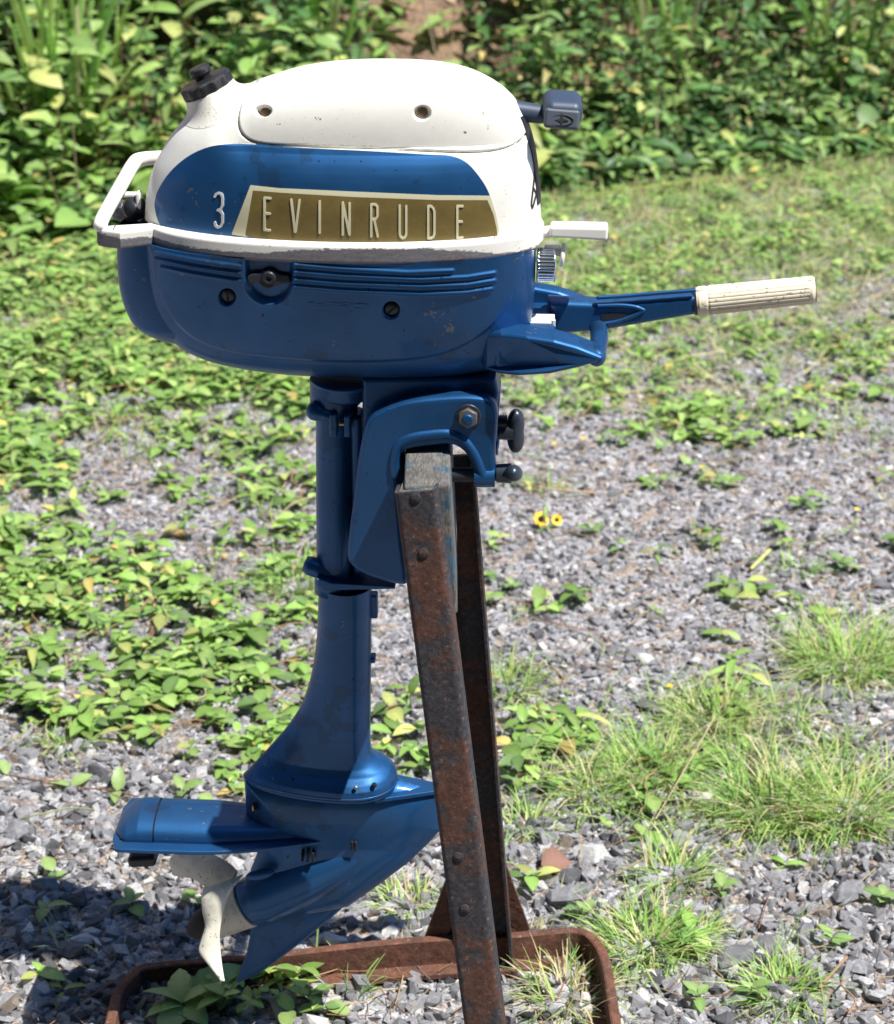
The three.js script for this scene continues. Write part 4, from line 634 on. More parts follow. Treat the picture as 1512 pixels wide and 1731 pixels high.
{
  const r = rng(515), variants = Array.from({ length: 6 }, (_, i) => boxUV(rock(9 + i, 0.55 + 0.07 * i))), lists = variants.map(() => []);
  const q = new THREE.Quaternion(), e = new THREE.Euler(), s = V3();
  for (let i = 0; i < 150000; i++) {
    const z = lerp(-4.2, 0.62, Math.pow(r(), 0.62)), x = lerp(-2.0, 2.3, r()); const v = V3(x, 0, z), p = inView(v, 120); if (!p || z < bankLine(x) + 0.2) continue;
    const cov = leafCov(p[0], p[1]); if (r() < cov * lerp(0.75, 0.35, sstep(600, 800, p[1]))) continue;
    const near = sstep(-1.6, 0.1, z), t = r(), big = t > 0.955 ? 1 : 0;
    let rad = big ? lerp(0.009, 0.021, r() * (0.35 + 0.65 * near)) : lerp(0.0028, 0.0092, Math.pow(r(), 1.35)) * (1 + 0.5 * near);
    v.y = groundY(x, z) + rad * (0.02 + 0.4 * r());
    e.set((r() - 0.5) * 1.1, r() * 6.283, (r() - 0.5) * 1.1); q.setFromEuler(e); s.set(rad * (0.8 + 0.6 * r()), rad * (0.7 + 0.5 * r()), rad);
    lists[Math.floor(r() * 6)].push({ m: new THREE.Matrix4().compose(v, q, s), c: stoneColor(r) });
  }
  lists.forEach((l, i) => instanced('gravel', variants[i], stoneMat, l, ['loose grey crushed gravel covering the ground', 'gravel']));
}

// leaf: along +x from 0 to 1, folded along the rib and bent down at the tip
function leafGeo(width, tipPow, bend, fold, serr = 0, segs = 7) {
  const pos = [], col = [], idx = [];
  for (let i = 0; i <= segs; i++) {
    const t = i / segs, w = width * Math.pow(Math.sin(Math.PI * Math.pow(t, tipPow)), 0.8) * (1 + (i % 2 ? serr : -serr)) + 0.004, y = bend * (0.35 * t - t * t);
    pos.push(t, y + w * fold, -w, t, y, 0, t, y + w * fold, w); const k = 0.9 + 0.12 * (i % 2);
    col.push(k, k, k, 1.22, 1.18, 1.2, k, k, k);
    if (i) { const a = (i - 1) * 3, b = i * 3; idx.push(a, a + 1, b, a + 1, b + 1, b, a + 1, a + 2, b + 1, a + 2, b + 2, b + 1); }
  }
  const g = new THREE.BufferGeometry(); g.setAttribute('position', new THREE.Float32BufferAttribute(pos, 3)); g.setAttribute('color', new THREE.Float32BufferAttribute(col, 3)); g.setIndex(idx); g.computeVertexNormals(); return g;
}
const leafMat = phys({ vertexColors: true, roughness: 0.5, transmission: 0.34, thickness: 0, ior: 1.45 });
const LEAF = { ovate: leafGeo(0.27, 0.85, 0.35, 0.22), long: leafGeo(0.14, 0.8, 0.5, 0.3), broad: leafGeo(0.26, 0.95, 0.55, 0.16, 0.05, 11), small: leafGeo(0.3, 0.8, 0.2, 0.15, 0, 4) };
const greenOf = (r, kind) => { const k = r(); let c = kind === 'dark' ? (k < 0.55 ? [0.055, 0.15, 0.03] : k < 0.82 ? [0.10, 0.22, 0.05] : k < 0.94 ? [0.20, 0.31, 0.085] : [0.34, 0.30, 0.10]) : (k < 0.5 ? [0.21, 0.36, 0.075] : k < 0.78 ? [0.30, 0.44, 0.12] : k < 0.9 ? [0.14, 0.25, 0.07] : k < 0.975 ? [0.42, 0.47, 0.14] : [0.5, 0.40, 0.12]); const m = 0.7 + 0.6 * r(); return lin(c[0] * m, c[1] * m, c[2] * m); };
const leafMatrix = (() => { const q = new THREE.Quaternion(), q2 = new THREE.Quaternion(), q3 = new THREE.Quaternion(), s = V3(); return (pos, az, pitch, roll, len, wid = 1) => { q.setFromAxisAngle(yAxis, az); q2.setFromAxisAngle(V3(0, 0, 1), pitch); q3.setFromAxisAngle(V3(1, 0, 0), roll); q.multiply(q2).multiply(q3); s.set(len, len, len * wid); return new THREE.Matrix4().compose(pos, q, s); }; })();
{
  const r = rng(616), ovate = [], long = [], small = [];
  for (let i = 0; i < 95000; i++) { // sprigs of creeping plants
    const z = lerp(-4.6, 0.6, Math.pow(r(), 0.8)), x = lerp(-2.2, 2.6, r()), p = inView(V3(x, 0, z), 140); if (!p || z < bankLine(x) - 0.1) continue;
    const n0 = 0.5 + 0.5 * fbm(x * 5, z * 5, 3, 7), cov = leafCov(p[0], p[1]) * (0.2 + 0.95 * sstep(0.3, 0.66, n0));
    if (r() > cov * lerp(0.8, 0.42, sstep(640, 900, p[1])) * lerp(1, 0.5, sstep(760, 900, p[0]) * (1 - sstep(430, 560, p[1]))) + 0.002) continue;
    const gy = groundY(x, z), h = 0.004 + 0.022 * r() * (0.4 + cov), n = 3 + Math.floor(r() * 4), sz = lerp(0.012, 0.040, r()) * lerp(1, 0.68, sstep(800, 950, p[0]) * (1 - sstep(600, 720, p[1]))), list = r() < 0.72 ? ovate : r() < 0.5 ? long : small, a0 = r() * 6.283, lean = V3((r() - 0.5) * 0.012, 0, (r() - 0.5) * 0.012), tone = 0.85 + 0.3 * r();
    for (let k = 0; k < n; k++) { const c = greenOf(r, 'bright').multiplyScalar(tone); list.push({ m: leafMatrix(V3(x + lean.x * k, gy + h + 0.003 * k, z + lean.z * k), a0 + k * 2.4 + r() * 0.5, 0.02 + 0.7 * r() * r(), (r() - 0.5) * 0.7, sz * (0.7 + 0.5 * r()) * (list === long ? 1.3 : list === small ? 0.55 : 1), 0.85 + 0.4 * r()), c }); }
  }
  const run = [], rg = new THREE.TubeGeometry(new THREE.CatmullRomCurve3([V3(0, 0, 0), V3(0.3, 0.05, 0.06), V3(0.65, 0.02, -0.05), V3(1, 0, 0.04)]), 10, 0.01, 5); rg.setAttribute('color', new THREE.Float32BufferAttribute(new Float32Array(rg.attributes.position.count * 3).fill(1), 3));
  for (let i = 0; i < 9000; i++) { const z = lerp(-3.6, 0.55, Math.pow(r(), 0.75)), x = lerp(-2, 2.3, r()), p = inView(V3(x, 0, z), 120); if (!p || r() > leafCov(p[0], p[1]) * 0.3 + 0.012) continue; const L = lerp(0.05, 0.16, r()), k = r(), th = lerp(0.7, 1.3, r()) * 0.1 / L; run.push({ m: new THREE.Matrix4().compose(V3(x, groundY(x, z) + 0.008 + 0.008 * r(), z), new THREE.Quaternion().setFromEuler(new THREE.Euler((r() - 0.5) * 0.5, r() * 6.283, (r() - 0.5) * 0.12)), V3(L, L * th, L * th)), c: k < 0.4 ? lin(0.34, 0.19, 0.11) : k < 0.7 ? lin(0.42, 0.33, 0.19) : lin(0.26, 0.3, 0.11) }); }
  instanced('creeping_stems', rg, std({ vertexColors: true, roughness: 0.8 }), run, ['thin reddish and tan runners creeping between the leaves on the gravel', 'stems']);
  instanced('ground_cover', LEAF.ovate, leafMat, ovate, ['low creeping plants with small oval green leaves spreading over the gravel', 'ground cover']);
  instanced('ground_cover', LEAF.long, leafMat, long, ['low weeds with narrow pointed leaves among the oval creeping leaves', 'ground cover']);
  instanced('ground_cover', LEAF.small, leafMat, small, ['tiny round clover-like leaves between the creeping plants', 'ground cover']);
}

const grassMat = phys({ vertexColors: true, roughness: 0.6, transmission: 0.5, thickness: 0, ior: 1.4 });
// grass blade along +y, bent towards +x
function bladeGeo(bend) { const pos = [], idx = [], col = [], N = 5; for (let i = 0; i <= N; i++) { const t = i / N, w = 0.5 * (1 - Math.pow(t, 1.6)) + 0.03, x = bend * t * t; pos.push(x, t * (1 - 0.25 * bend * t), -w, x + 0.012 * w, t * (1 - 0.25 * bend * t), 0, x, t * (1 - 0.25 * bend * t), w); for (let k = 0; k < 3; k++) { const c = k === 1 ? 1.12 : 0.95; col.push(c, c, c); } if (i) { const a = (i - 1) * 3, b = i * 3; idx.push(a, a + 1, b, a + 1, b + 1, b, a + 1, a + 2, b + 1, a + 2, b + 2, b + 1); } } const g = new THREE.BufferGeometry(); g.setAttribute('position', new THREE.Float32BufferAttribute(pos, 3)); g.setAttribute('color', new THREE.Float32BufferAttribute(col, 3)); g.setIndex(idx); g.computeVertexNormals(); return g; }
const BLADES = [bladeGeo(0.25), bladeGeo(0.55), bladeGeo(0.9)];
const bladeMatrix = (pos, az, tilt, len, w) => { const q = new THREE.Quaternion().setFromAxisAngle(yAxis, az).multiply(new THREE.Quaternion().setFromAxisAngle(V3(0, 0, 1), -tilt)); return new THREE.Matrix4().compose(pos, q, V3(len, len, w)); };
const grassColor = (r, dry = 0.2) => { const k = r(); const c = k < dry ? (r() < 0.5 ? [0.56, 0.47, 0.30] : [0.46, 0.42, 0.24]) : k < dry + 0.25 ? [0.36, 0.47, 0.14] : k < 0.85 ? [0.25, 0.40, 0.10] : [0.13, 0.24, 0.06]; const m = 0.95 + 0.5 * r(); return lin(c[0] * m, c[1] * m, c[2] * m); };
{
  const r = rng(717), lists = [[], [], []];
  for (let i = 0; i < 60000; i++) {
    const z = lerp(-4.6, 0.5, Math.pow(r(), 0.9)), x = lerp(-2.2, 2.6, r()), p = inView(V3(x, 0, z), 140); if (!p) continue;
    const cov = grassCov(p[0], p[1]) * (0.3 + 0.9 * (0.5 + 0.5 * fbm(x * 4, z * 4, 3, 17))); if (r() > cov * 0.9 + 0.003) continue;
    const y = groundY(x, z), dry = 0.2, n = 4 + Math.floor(r() * 5);
    for (let k = 0; k < n; k++) lists[Math.floor(r() * 3)].push({ m: bladeMatrix(V3(x + (r() - 0.5) * 0.025, y, z + (r() - 0.5) * 0.025), r() * 6.283, 0.25 + 1.1 * r(), lerp(0.025, 0.09, r()), lerp(0.0014, 0.0034, r())), c: grassColor(r, dry) });
  }
  lists.forEach((l, i) => instanced('grass', BLADES[i], grassMat, l, ['short mixed green and straw grass growing between the creeping plants', 'grass']));
  // dead needles and straw lying about
  const nd = [], g = new THREE.CylinderGeometry(1, 0.7, 1, 5, 3); { const p = g.attributes.position; for (let i = 0; i < p.count; i++) p.setX(i, p.getX(i) + 8 * Math.pow(p.getY(i), 2)); } g.computeVertexNormals(); g.setAttribute('color', new THREE.Float32BufferAttribute(new Float32Array(g.attributes.position.count * 3).fill(1), 3));
  for (let i = 0; i < 5200; i++) { const z = lerp(-3.4, 0.6, Math.pow(r(), 0.7)), x = lerp(-1.9, 2.2, r()), v = V3(x, 0, z), p = inView(v, 120); if (!p) continue; if (fbm(x * 3, z * 3, 2, 27) < -0.02 && r() < 0.6) continue; v.y = groundY(x, z) + 0.006 + 0.009 * r(); const q = new THREE.Quaternion().setFromEuler(new THREE.Euler(0, r() * 6.283, Math.PI / 2 + (r() - 0.5) * 0.3)); const w = lerp(0.0005, 0.0011, r()), k = r(); nd.push({ m: new THREE.Matrix4().compose(v, q, V3(w, lerp(0.02, 0.085, r()), w)), c: k < 0.5 ? lin(0.22, 0.12, 0.07) : k < 0.8 ? lin(0.35, 0.25, 0.14) : lin(0.2, 0.17, 0.15) }); }
  for (let i = 0; i < 5000; i++) { const z = lerp(-4.0, -1.2, r()), x = lerp(-1.6, 2.3, r()), v = V3(x, 0, z), p = inView(v, 120); if (!p || p[1] > 640 || z < bankLine(x)) continue; v.y = groundY(x, z) + 0.012 + 0.02 * r(); const q = new THREE.Quaternion().setFromEuler(new THREE.Euler((r() - 0.5) * 0.6, r() * 6.283, Math.PI / 2 + (r() - 0.5) * 0.7)), w = lerp(0.0007, 0.0016, r()); nd.push({ m: new THREE.Matrix4().compose(v, q, V3(w, lerp(0.04, 0.16, r() * r()), w)), c: (r() < 0.6 ? lin(0.5, 0.42, 0.24) : lin(0.4, 0.4, 0.16)).multiplyScalar(0.7 + 0.6 * r()) }); }
  instanced('dead_needles', g, std({ vertexColors: true, roughness: 0.9 }), nd, ['dry brown needles and straw bits strewn over the gravel', 'plant litter']);
}

// the overgrown bank behind
{
  const r = rng(818), A = [], B = [], D = [], st = [];
  const sc = new THREE.CylinderGeometry(0.7, 1, 1, 5, 1); sc.translate(0, 0.5, 0); sc.setAttribute('color', new THREE.Float32BufferAttribute(new Float32Array(sc.attributes.position.count * 3).fill(1), 3));
  for (let i = 0; i < 11000; i++) {
    const x = lerp(-2.6, 3.4, r()), d = Math.pow(r(), 1.2) * 3.6, z = bankLine(x) + 0.12 - d, y = groundY(x, z), p = inView(V3(x, y, z), 200); if (!p) continue;
    const low = blob(p[0], p[1], [[740, 130, 150, 230, 1]]), dirt = blob(p[0], p[1], [[730, 40, 110, 75, 1], [830, 120, 60, 70, 0.7], [950, 200, 60, 40, 0.5], [640, -40, 120, 60, 1]]); if (r() < dirt * 0.9) continue;
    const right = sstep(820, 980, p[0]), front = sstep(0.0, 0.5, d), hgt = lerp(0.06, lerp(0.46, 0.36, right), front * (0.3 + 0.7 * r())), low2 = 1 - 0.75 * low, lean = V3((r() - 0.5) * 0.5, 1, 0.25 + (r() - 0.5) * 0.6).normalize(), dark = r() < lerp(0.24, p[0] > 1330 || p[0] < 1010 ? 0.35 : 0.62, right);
    if (r() < low * 0.55) continue;
    if (right < 0.4 && r() < 0.42) continue; const bigLeaf = r() < 0.16; const n = 6 + Math.floor(r() * 8), sz = lerp(0.034, 0.092, Math.pow(r(), 1.3)) * lerp(1, 0.62, right) * (bigLeaf ? 1.55 : 1), list = r() < lerp(0.72, 0.3, right) ? A : B;
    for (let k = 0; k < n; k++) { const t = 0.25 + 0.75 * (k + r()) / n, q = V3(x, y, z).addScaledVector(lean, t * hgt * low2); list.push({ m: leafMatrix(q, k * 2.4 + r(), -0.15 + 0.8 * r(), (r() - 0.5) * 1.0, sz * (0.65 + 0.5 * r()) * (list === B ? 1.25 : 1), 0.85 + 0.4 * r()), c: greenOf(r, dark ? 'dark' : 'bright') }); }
    if (r() < 0.95) { const q = new THREE.Quaternion().setFromUnitVectors(yAxis, lean), w = lerp(0.0016, 0.0034, r()); st.push({ m: new THREE.Matrix4().compose(V3(x, y, z), q, V3(w, hgt * low2, w)), c: r() < 0.4 ? lin(0.2, 0.14, 0.08) : lin(0.1, 0.14, 0.05) }); }
  }
  // dry litter and dead stems showing between
  for (let i = 0; i < 1500; i++) { const x = lerp(-2.4, 3.2, r()), d = r() * 2.6 - 0.15, z = bankLine(x) - d, y = groundY(x, z) + 0.01; const q = new THREE.Quaternion().setFromEuler(new THREE.Euler((r() - 0.5) * 2, r() * 6.28, (r() - 0.5) * 2.4)), w = lerp(0.001, 0.003, r() * r()); st.push({ m: new THREE.Matrix4().compose(V3(x, y, z), q, V3(w, lerp(0.06, 0.4, r() * r()), w)), c: lin(0.36, 0.27, 0.17).multiplyScalar(0.6 + 0.7 * r()) }); }
  for (let i = 0; i < 1200; i++) { const x = lerp(-2.4, 3.2, r()), d = r() * 2.8, z = bankLine(x) - d; D.push({ m: leafMatrix(V3(x, groundY(x, z) + 0.01, z), r() * 6.28, (r() - 0.5), (r() - 0.5) * 2, lerp(0.03, 0.07, r())), c: lin(0.42, 0.29, 0.18).multiplyScalar(0.5 + 0.9 * r()) }); }
  instanced('weed_bank', LEAF.ovate, leafMat, A, ['dense mass of oval-leaved green weeds covering the bank behind', 'weeds']);
  instanced('weed_bank', LEAF.long, leafMat, B, ['narrow-leaved green weeds mixed into the bank behind', 'weeds']);
  instanced('weed_stems', sc, std({ vertexColors: true, roughness: 0.8 }), st, ['thin green and dead brown stems tangled through the weeds on the bank', 'stems']);
  instanced('fallen_leaves', LEAF.ovate, leafMat, D, ['dry brown fallen leaves lying on the bank under the weeds', 'fallen leaves']);
}

// ---------------------------------------------------------------- plants and stones one can point to
const tuftGeo = (seed, n, len, spread, dry, wid = 0.0026) => { // merged blades with their colours
  const r = rng(seed), gs = [];
  for (let i = 0; i < n; i++) { const g = BLADES[Math.floor(r() * 3)].clone(), c = grassColor(r, dry).multiplyScalar(1.15), az = r() * 6.283, d = Math.sqrt(r()) * spread * 0.55, m = bladeMatrix(V3(Math.cos(az) * d, -0.004, Math.sin(az) * d), -az + (r() - 0.5) * 2.6, 0.15 + 1.2 * r(), len * (0.35 + 0.7 * r()), wid * (0.6 + 0.7 * r())); const k = g.attributes.color; for (let j = 0; j < k.count; j++) k.setXYZ(j, k.getX(j) * c.r, k.getY(j) * c.g, k.getZ(j) * c.b); g.applyMatrix4(m); gs.push(g.toNonIndexed()); }
  const o = mergeGeometries(gs); o.computeVertexNormals(); return o;
};
const TUFTS = [
  [497, 990, 0.085, 90, 0.1, 'bright green grass tuft just left of the motor shaft'],
  [118, 1255, 0.062, 60, 0.12, 'small grass tuft on the gravel at the left edge'],
  [862, 1165, 0.085, 60, 0.12, 'thin green grass tuft right of the rear stand leg'],
  [1430, 1125, 0.125, 170, 0.28, 'wide grass tuft at the right edge above the grey lump of rock'],
  [1200, 1225, 0.095, 130, 0.3, 'feathery grass tuft topmost of the big grass patch on the right'],
  [1100, 1310, 0.105, 120, 0.2, 'sprawling grass tuft on the left side of the big grass patch'],
  [1010, 1345, 0.085, 70, 0.35, 'flattened straw-flecked grass left of the big grass patch'],
  [1300, 1370, 0.115, 170, 0.22, 'thick grass tuft on the right side of the big grass patch'],
  [1420, 1375, 0.11, 150, 0.3, 'dry-tipped grass tuft at the right edge below the grey rock'],
  [1140, 1480, 0.075, 90, 0.28, 'compact upright grass tuft at the foot of the big grass patch'],
  [1090, 1600, 0.092, 150, 0.2, 'dense grass tuft beside the right corner of the rusty base'],
  [1170, 1590, 0.06, 50, 0.15, 'low green grass tuft just right of the dense one at the rusty base'],
  [1325, 1680, 0.075, 80, 0.12, 'sparse grass tuft on gravel at bottom right'],
  [960, 1690, 0.085, 75, 0.5, 'dry brownish grass tuft inside the right corner of the rusty base'],
  [690, 1530, 0.055, 60, 0.3, 'short grass tuft behind the lower unit and left of the stand legs'],
  [685, 1625, 0.045, 40, 0.45, 'tiny dry grass tuft at the rear bar of the rusty base'],
  [1352, 965, 0.06, 28, 0.05, 'open dark-bladed grass sprout on the gravel at right'],
  [885, 1040, 0.03, 30, 0.4, 'tiny bristly grass sprout in the gravel right of the rear leg'],
  [1148, 725, 0.05, 60, 0.45, 'brownish grass tuft among the creeping leaves right of the clamp screws'],
  [895, 1395, 0.06, 50, 0.2, 'narrow grass tuft tight against the rear leg'],
  [925, 830, 0.06, 22, 0.25, 'wispy grey-green grass sprout beside the clamp screws'],
  [900, 1590, 0.045, 30, 0.5, 'straw-coloured wisps behind the base bar right of the gusset'],
];
TUFTS.forEach(([x, y, len, n, dry, label], i) => { const v = onGround(x, y), o = solo('grass_tuft', tuftGeo(900 + i * 7, Math.round(n * 3), len, len * 0.9, dry, len < 0.05 ? 0.0014 : 0.0029), grassMat, label, 'grass tuft', 'grass tufts in the gravel'); o.position.copy(v); });
// plants built of single leaves
const leafMesh = {}; const tint = (kind, c) => { const k = kind + c.map(v => Math.round(v * 60)).join('_'); if (!leafMesh[k]) { const g = LEAF[kind].clone(), a = g.attributes.color; for (let i = 0; i < a.count; i++) a.setXYZ(i, a.getX(i) * c[0], a.getY(i) * c[1], a.getZ(i) * c[2]); leafMesh[k] = g; } return leafMesh[k]; };
const TONES = [[0.21, 0.35, 0.095], [0.28, 0.41, 0.13], [0.15, 0.27, 0.075]];
function leafyPlant(name, label, cat, group, pos, leaves, kind, stemC = [0.16, 0.17, 0.06]) { // leaves: [azimuth, pitch, length, height, roll, width]
  const o = thing(name, label, cat, pos, group), h = Math.max(...leaves.map(l => l[3]));
  const s = new THREE.CylinderGeometry(0.0009, 0.0014, h + 0.006, 6); s.translate(0, h / 2 - 0.003, 0); part('stem', s, std({ color: lin(...stemC), roughness: 0.7 }), o);
  leaves.forEach(([az, pitch, len, hh, roll = 0, w = 1], i) => { const m = part('leaf', tint(kind, kind === 'broad' ? [[0.33, 0.5, 0.16], [0.4, 0.56, 0.2], [0.27, 0.43, 0.13]][i % 3] : TONES[i % 3]), leafMat, o); m.applyMatrix4(leafMatrix(V3(0, hh, 0), az, pitch, roll, len, w)); });
  return o;
}
{
  const big = onGround(312, 1712);
  leafyPlant('broad_leaf_weed', 'broad-leaved green weed growing under the propeller inside the rusty base', 'weed', null, big, [[0.5, 0.45, 0.088, 0.01, 0.6, 1], [1.9, 0.6, 0.05, 0.014, -0.4, 1.2], [2.8, 0.5, 0.05, 0.014, 0.4, 1.2], [3.6, 0.4, 0.048, 0.01, 0.3, 1.2], [-2.0, 0.25, 0.05, 0.01, -0.3, 1.3], [-0.9, 0.3, 0.045, 0.01, 0.2, 1.2], [0.1, 0.8, 0.04, 0.016, 0, 1]], 'broad');
  const w2 = onGround(385, 1700); leafyPlant('yellowing_weed', 'small yellowing weed at the propeller tip beside the broad-leaved weed', 'weed', null, w2, [[0.4, 0.7, 0.022, 0.02], [2, 0.8, 0.022, 0.024], [3.6, 0.6, 0.024, 0.018], [5, 0.7, 0.02, 0.028], [1.2, 0.3, 0.026, 0.01], [4.4, 0.3, 0.026, 0.008]], 'ovate', [0.3, 0.25, 0.06]);
  const where = ['in the dark shade at the left edge above the other shaded sprig', 'in the dark shade at the left edge, lower of two', 'in the shade just below the exhaust tail', 'at the leaf edge nearest the upper clamp knob', 'second from the clamp knobs along the edge of the leaf strip', 'third along the lower edge of the leaf strip right of the clamps', 'fourth along the edge, out on open gravel below the leaf strip', 'farthest right of the row below the leaf strip', 'on open gravel left of the tiny bloom near the right edge', 'beside the white stone at the right edge', 'between the stones right of the rusty base', 'right of the compact grass tuft', 'just right of the pair of yellow flowers', 'hard against the right side of the rear leg', 'right of the rear leg, beside the bristly grass sprout', 'left of the sparse grass tuft at bottom right', 'between the dense grass tuft and the sparse one at the bottom', 'beside the angular blue-grey stone at lower right', 'by the wide flat stone at the right edge', 'at the end of the thin reddish runner'];
  const r = rng(929), spots = [[92, 1488], [80, 1548], [224, 1540], [1020, 750], [1056, 752], [1118, 764], [1166, 800], [1232, 826], [1348, 862], [1425, 965], [984, 1552], [1220, 1516], [1003, 908], [826, 1022], [866, 1000], [1270, 1690], [1180, 1700], [1405, 1605], [1490, 1530], [310, 1345]];
  spots.forEach(([x, y], i) => { const n = 3 + Math.floor(r() * 3), L = []; for (let k = 0; k < n; k++) L.push([k * 6.28 / n + r() * 0.8, 0.15 + 0.6 * r(), lerp(0.018, 0.034, r()), 0.006 + 0.012 * r(), (r() - 0.5) * 0.6, 0.9 + 0.3 * r()]); leafyPlant('green_sprig', `oval-leaved sprig ${where[i]}`, 'sprig', 'lone sprigs in the open gravel', onGround(x, y), L, 'ovate'); });
  // tall two-leaf sprigs seen between shaft and stand leg
  leafyPlant('upright_sprig', 'upright sprig with oval leaves seen between the motor shaft and the front leg', 'sprig', null, onGround(694, 1205), [[0.3, 1.25, 0.036, 0.03, 0.3, 1], [2.6, 0.4, 0.028, 0.012], [4.4, 0.3, 0.026, 0.01], [5.6, 0.7, 0.028, 0.016]], 'ovate');
  // runner with its leaves at left
  const a = onGround(12, 1318), b = onGround(120, 1338), c = onGround(200, 1346), d = onGround(300, 1378); for (const v of [a, b, c, d]) v.y += 0.008;
  const run = thing('runner_stem', 'thin reddish runner with a few leaves creeping over bare gravel at left', 'creeping stem', a), rel = v => v.clone().sub(a);
  part('stem', tube([rel(a), rel(b), rel(c), rel(d)], 0.0012, 40, 6), std({ color: lin(0.2, 0.09, 0.05), roughness: 0.7 }), run);
  for (const [p, az, pi, len] of [[a, 1.9, 0.5, 0.03], [b, 2.8, 0.2, 0.034], [b, 0.6, 0.4, 0.036], [c, 1.5, 1.0, 0.036], [c, -1.6, 0.2, 0.03], [d, 0.3, 0.2, 0.028]]) { const m = part('leaf', tint('ovate', TONES[1]), leafMat, run); m.applyMatrix4(leafMatrix(rel(p), az, pi, 0.2, len)); }
  // yellow flowers with dark centres
  const petal = leafGeo(0.3, 1.1, 0.25, 0.1, 0, 4), pm = std({ vertexColors: true, roughness: 0.6 }); { const k = petal.attributes.color; for (let i = 0; i < k.count; i++) k.setXYZ(i, 0.86, 0.56, 0.015); }
  const flower = (x, y, h, size, label, open) => { const v = onGround(x, y), o = thing('yellow_flower', label, 'flower', v); const top = V3(0, h, 0), f = V3(0.15, 0.62, 0.75).normalize(), q = new THREE.Quaternion().setFromUnitVectors(yAxis, f); part('stem', rod(V3(0, -0.003, 0), top, 0.0011, 0.001, 6), std({ color: lin(0.1, 0.17, 0.05), roughness: 0.7 }), o); for (let i = 0; i < 8; i++) { const m = part('petal', petal, pm, o), ml = leafMatrix(V3(0, 0, 0), i * Math.PI / 4, open, 0, size, 1).premultiply(new THREE.Matrix4().compose(top, q, V3(1, 1, 1))); m.applyMatrix4(ml); } const s = new THREE.SphereGeometry(size * 0.36, 14, 10); s.scale(1, 0.8, 1); s.applyQuaternion(q); s.translate(top.x + f.x * 0.001, top.y + f.y * 0.002, top.z + f.z * 0.002); part('flower_center', s, std({ color: lin(0.035, 0.015, 0.008), roughness: 0.9 }), o); return o; };
  flower(915, 893, 0.018, 0.0145, 'yellow flower with a dark centre beside the clamp screws, larger of the pair', 0.1);
  flower(941, 890, 0.012, 0.0115, 'yellow flower with a dark centre beside the clamp screws, smaller and half turned away', 0.5);
  flower(1286, 222, 0.04, 0.024, 'yellow flower drooping at the foot of the dark weeds at upper right', -0.4);
  leafyPlant('flower_leaves', 'few pointed leaves around the pair of yellow flowers', 'plant', null, onGround(922, 895), [[0.2, 0.3, 0.022, 0.004], [2.6, 0.6, 0.03, 0.012], [4.1, 0.2, 0.022, 0.004], [5.2, 0.3, 0.02, 0.004], [1.4, 1.0, 0.028, 0.02]], 'long');
  for (const [x, y, l] of [[936, 760, 'tiny yellow bloom nearest the clamp wing knob'], [985, 752, 'tiny yellow bloom on the gravel edge right of the clamp knobs'], [1447, 872, 'tiny yellow bloom alone on the gravel near the right edge'], [1131, 1172, 'tiny yellow bloom on a stalk above the big grass patch'], [1185, 800, 'tiny yellow bloom below the leaf strip in the middle of the gravel'], [266, 738, 'tiny yellow bloom among the leaves at left of the shaft']]) { const v = onGround(x, y), o = thing('yellow_bloom', l, 'flower', v); part('stem', rod(V3(0, 0, 0), V3(0.001, 0.012, 0.001), 0.0008, 0.0007, 6), std({ color: lin(0.1, 0.17, 0.05), roughness: 0.7 }), o); for (let i = 0; i < 5; i++) { const m = part('petal', petal, pm, o); m.applyMatrix4(leafMatrix(V3(0.001, 0.012, 0.001), i * 1.257, 0.5, 0, 0.0065)); } }
  // dead leaf
  const dl = thing('dead_leaf', 'curled reddish-brown dead leaf on the gravel right of the rear leg', 'leaf', onGround(938, 1478)); { const m = part('blade', (() => { const g = leafGeo(0.42, 0.9, 0.6, 0.35, 0.08, 10), k = g.attributes.color; for (let i = 0; i < k.count; i++) k.setXYZ(i, k.getX(i) * 0.20, k.getY(i) * 0.105, k.getZ(i) * 0.075); return g; })(), std({ vertexColors: true, roughness: 0.8, side: THREE.DoubleSide }), dl); m.applyMatrix4(leafMatrix(V3(-0.018, 0.014, 0), 0.3, 0.15, 0.5, 0.042, 1.1)); part('stem', rod(V3(-0.018, 0.013, 0.001), V3(-0.03, 0.006, 0.006), 0.0007, 0.0006, 6), std({ color: lin(0.2, 0.1, 0.06) }), dl); }
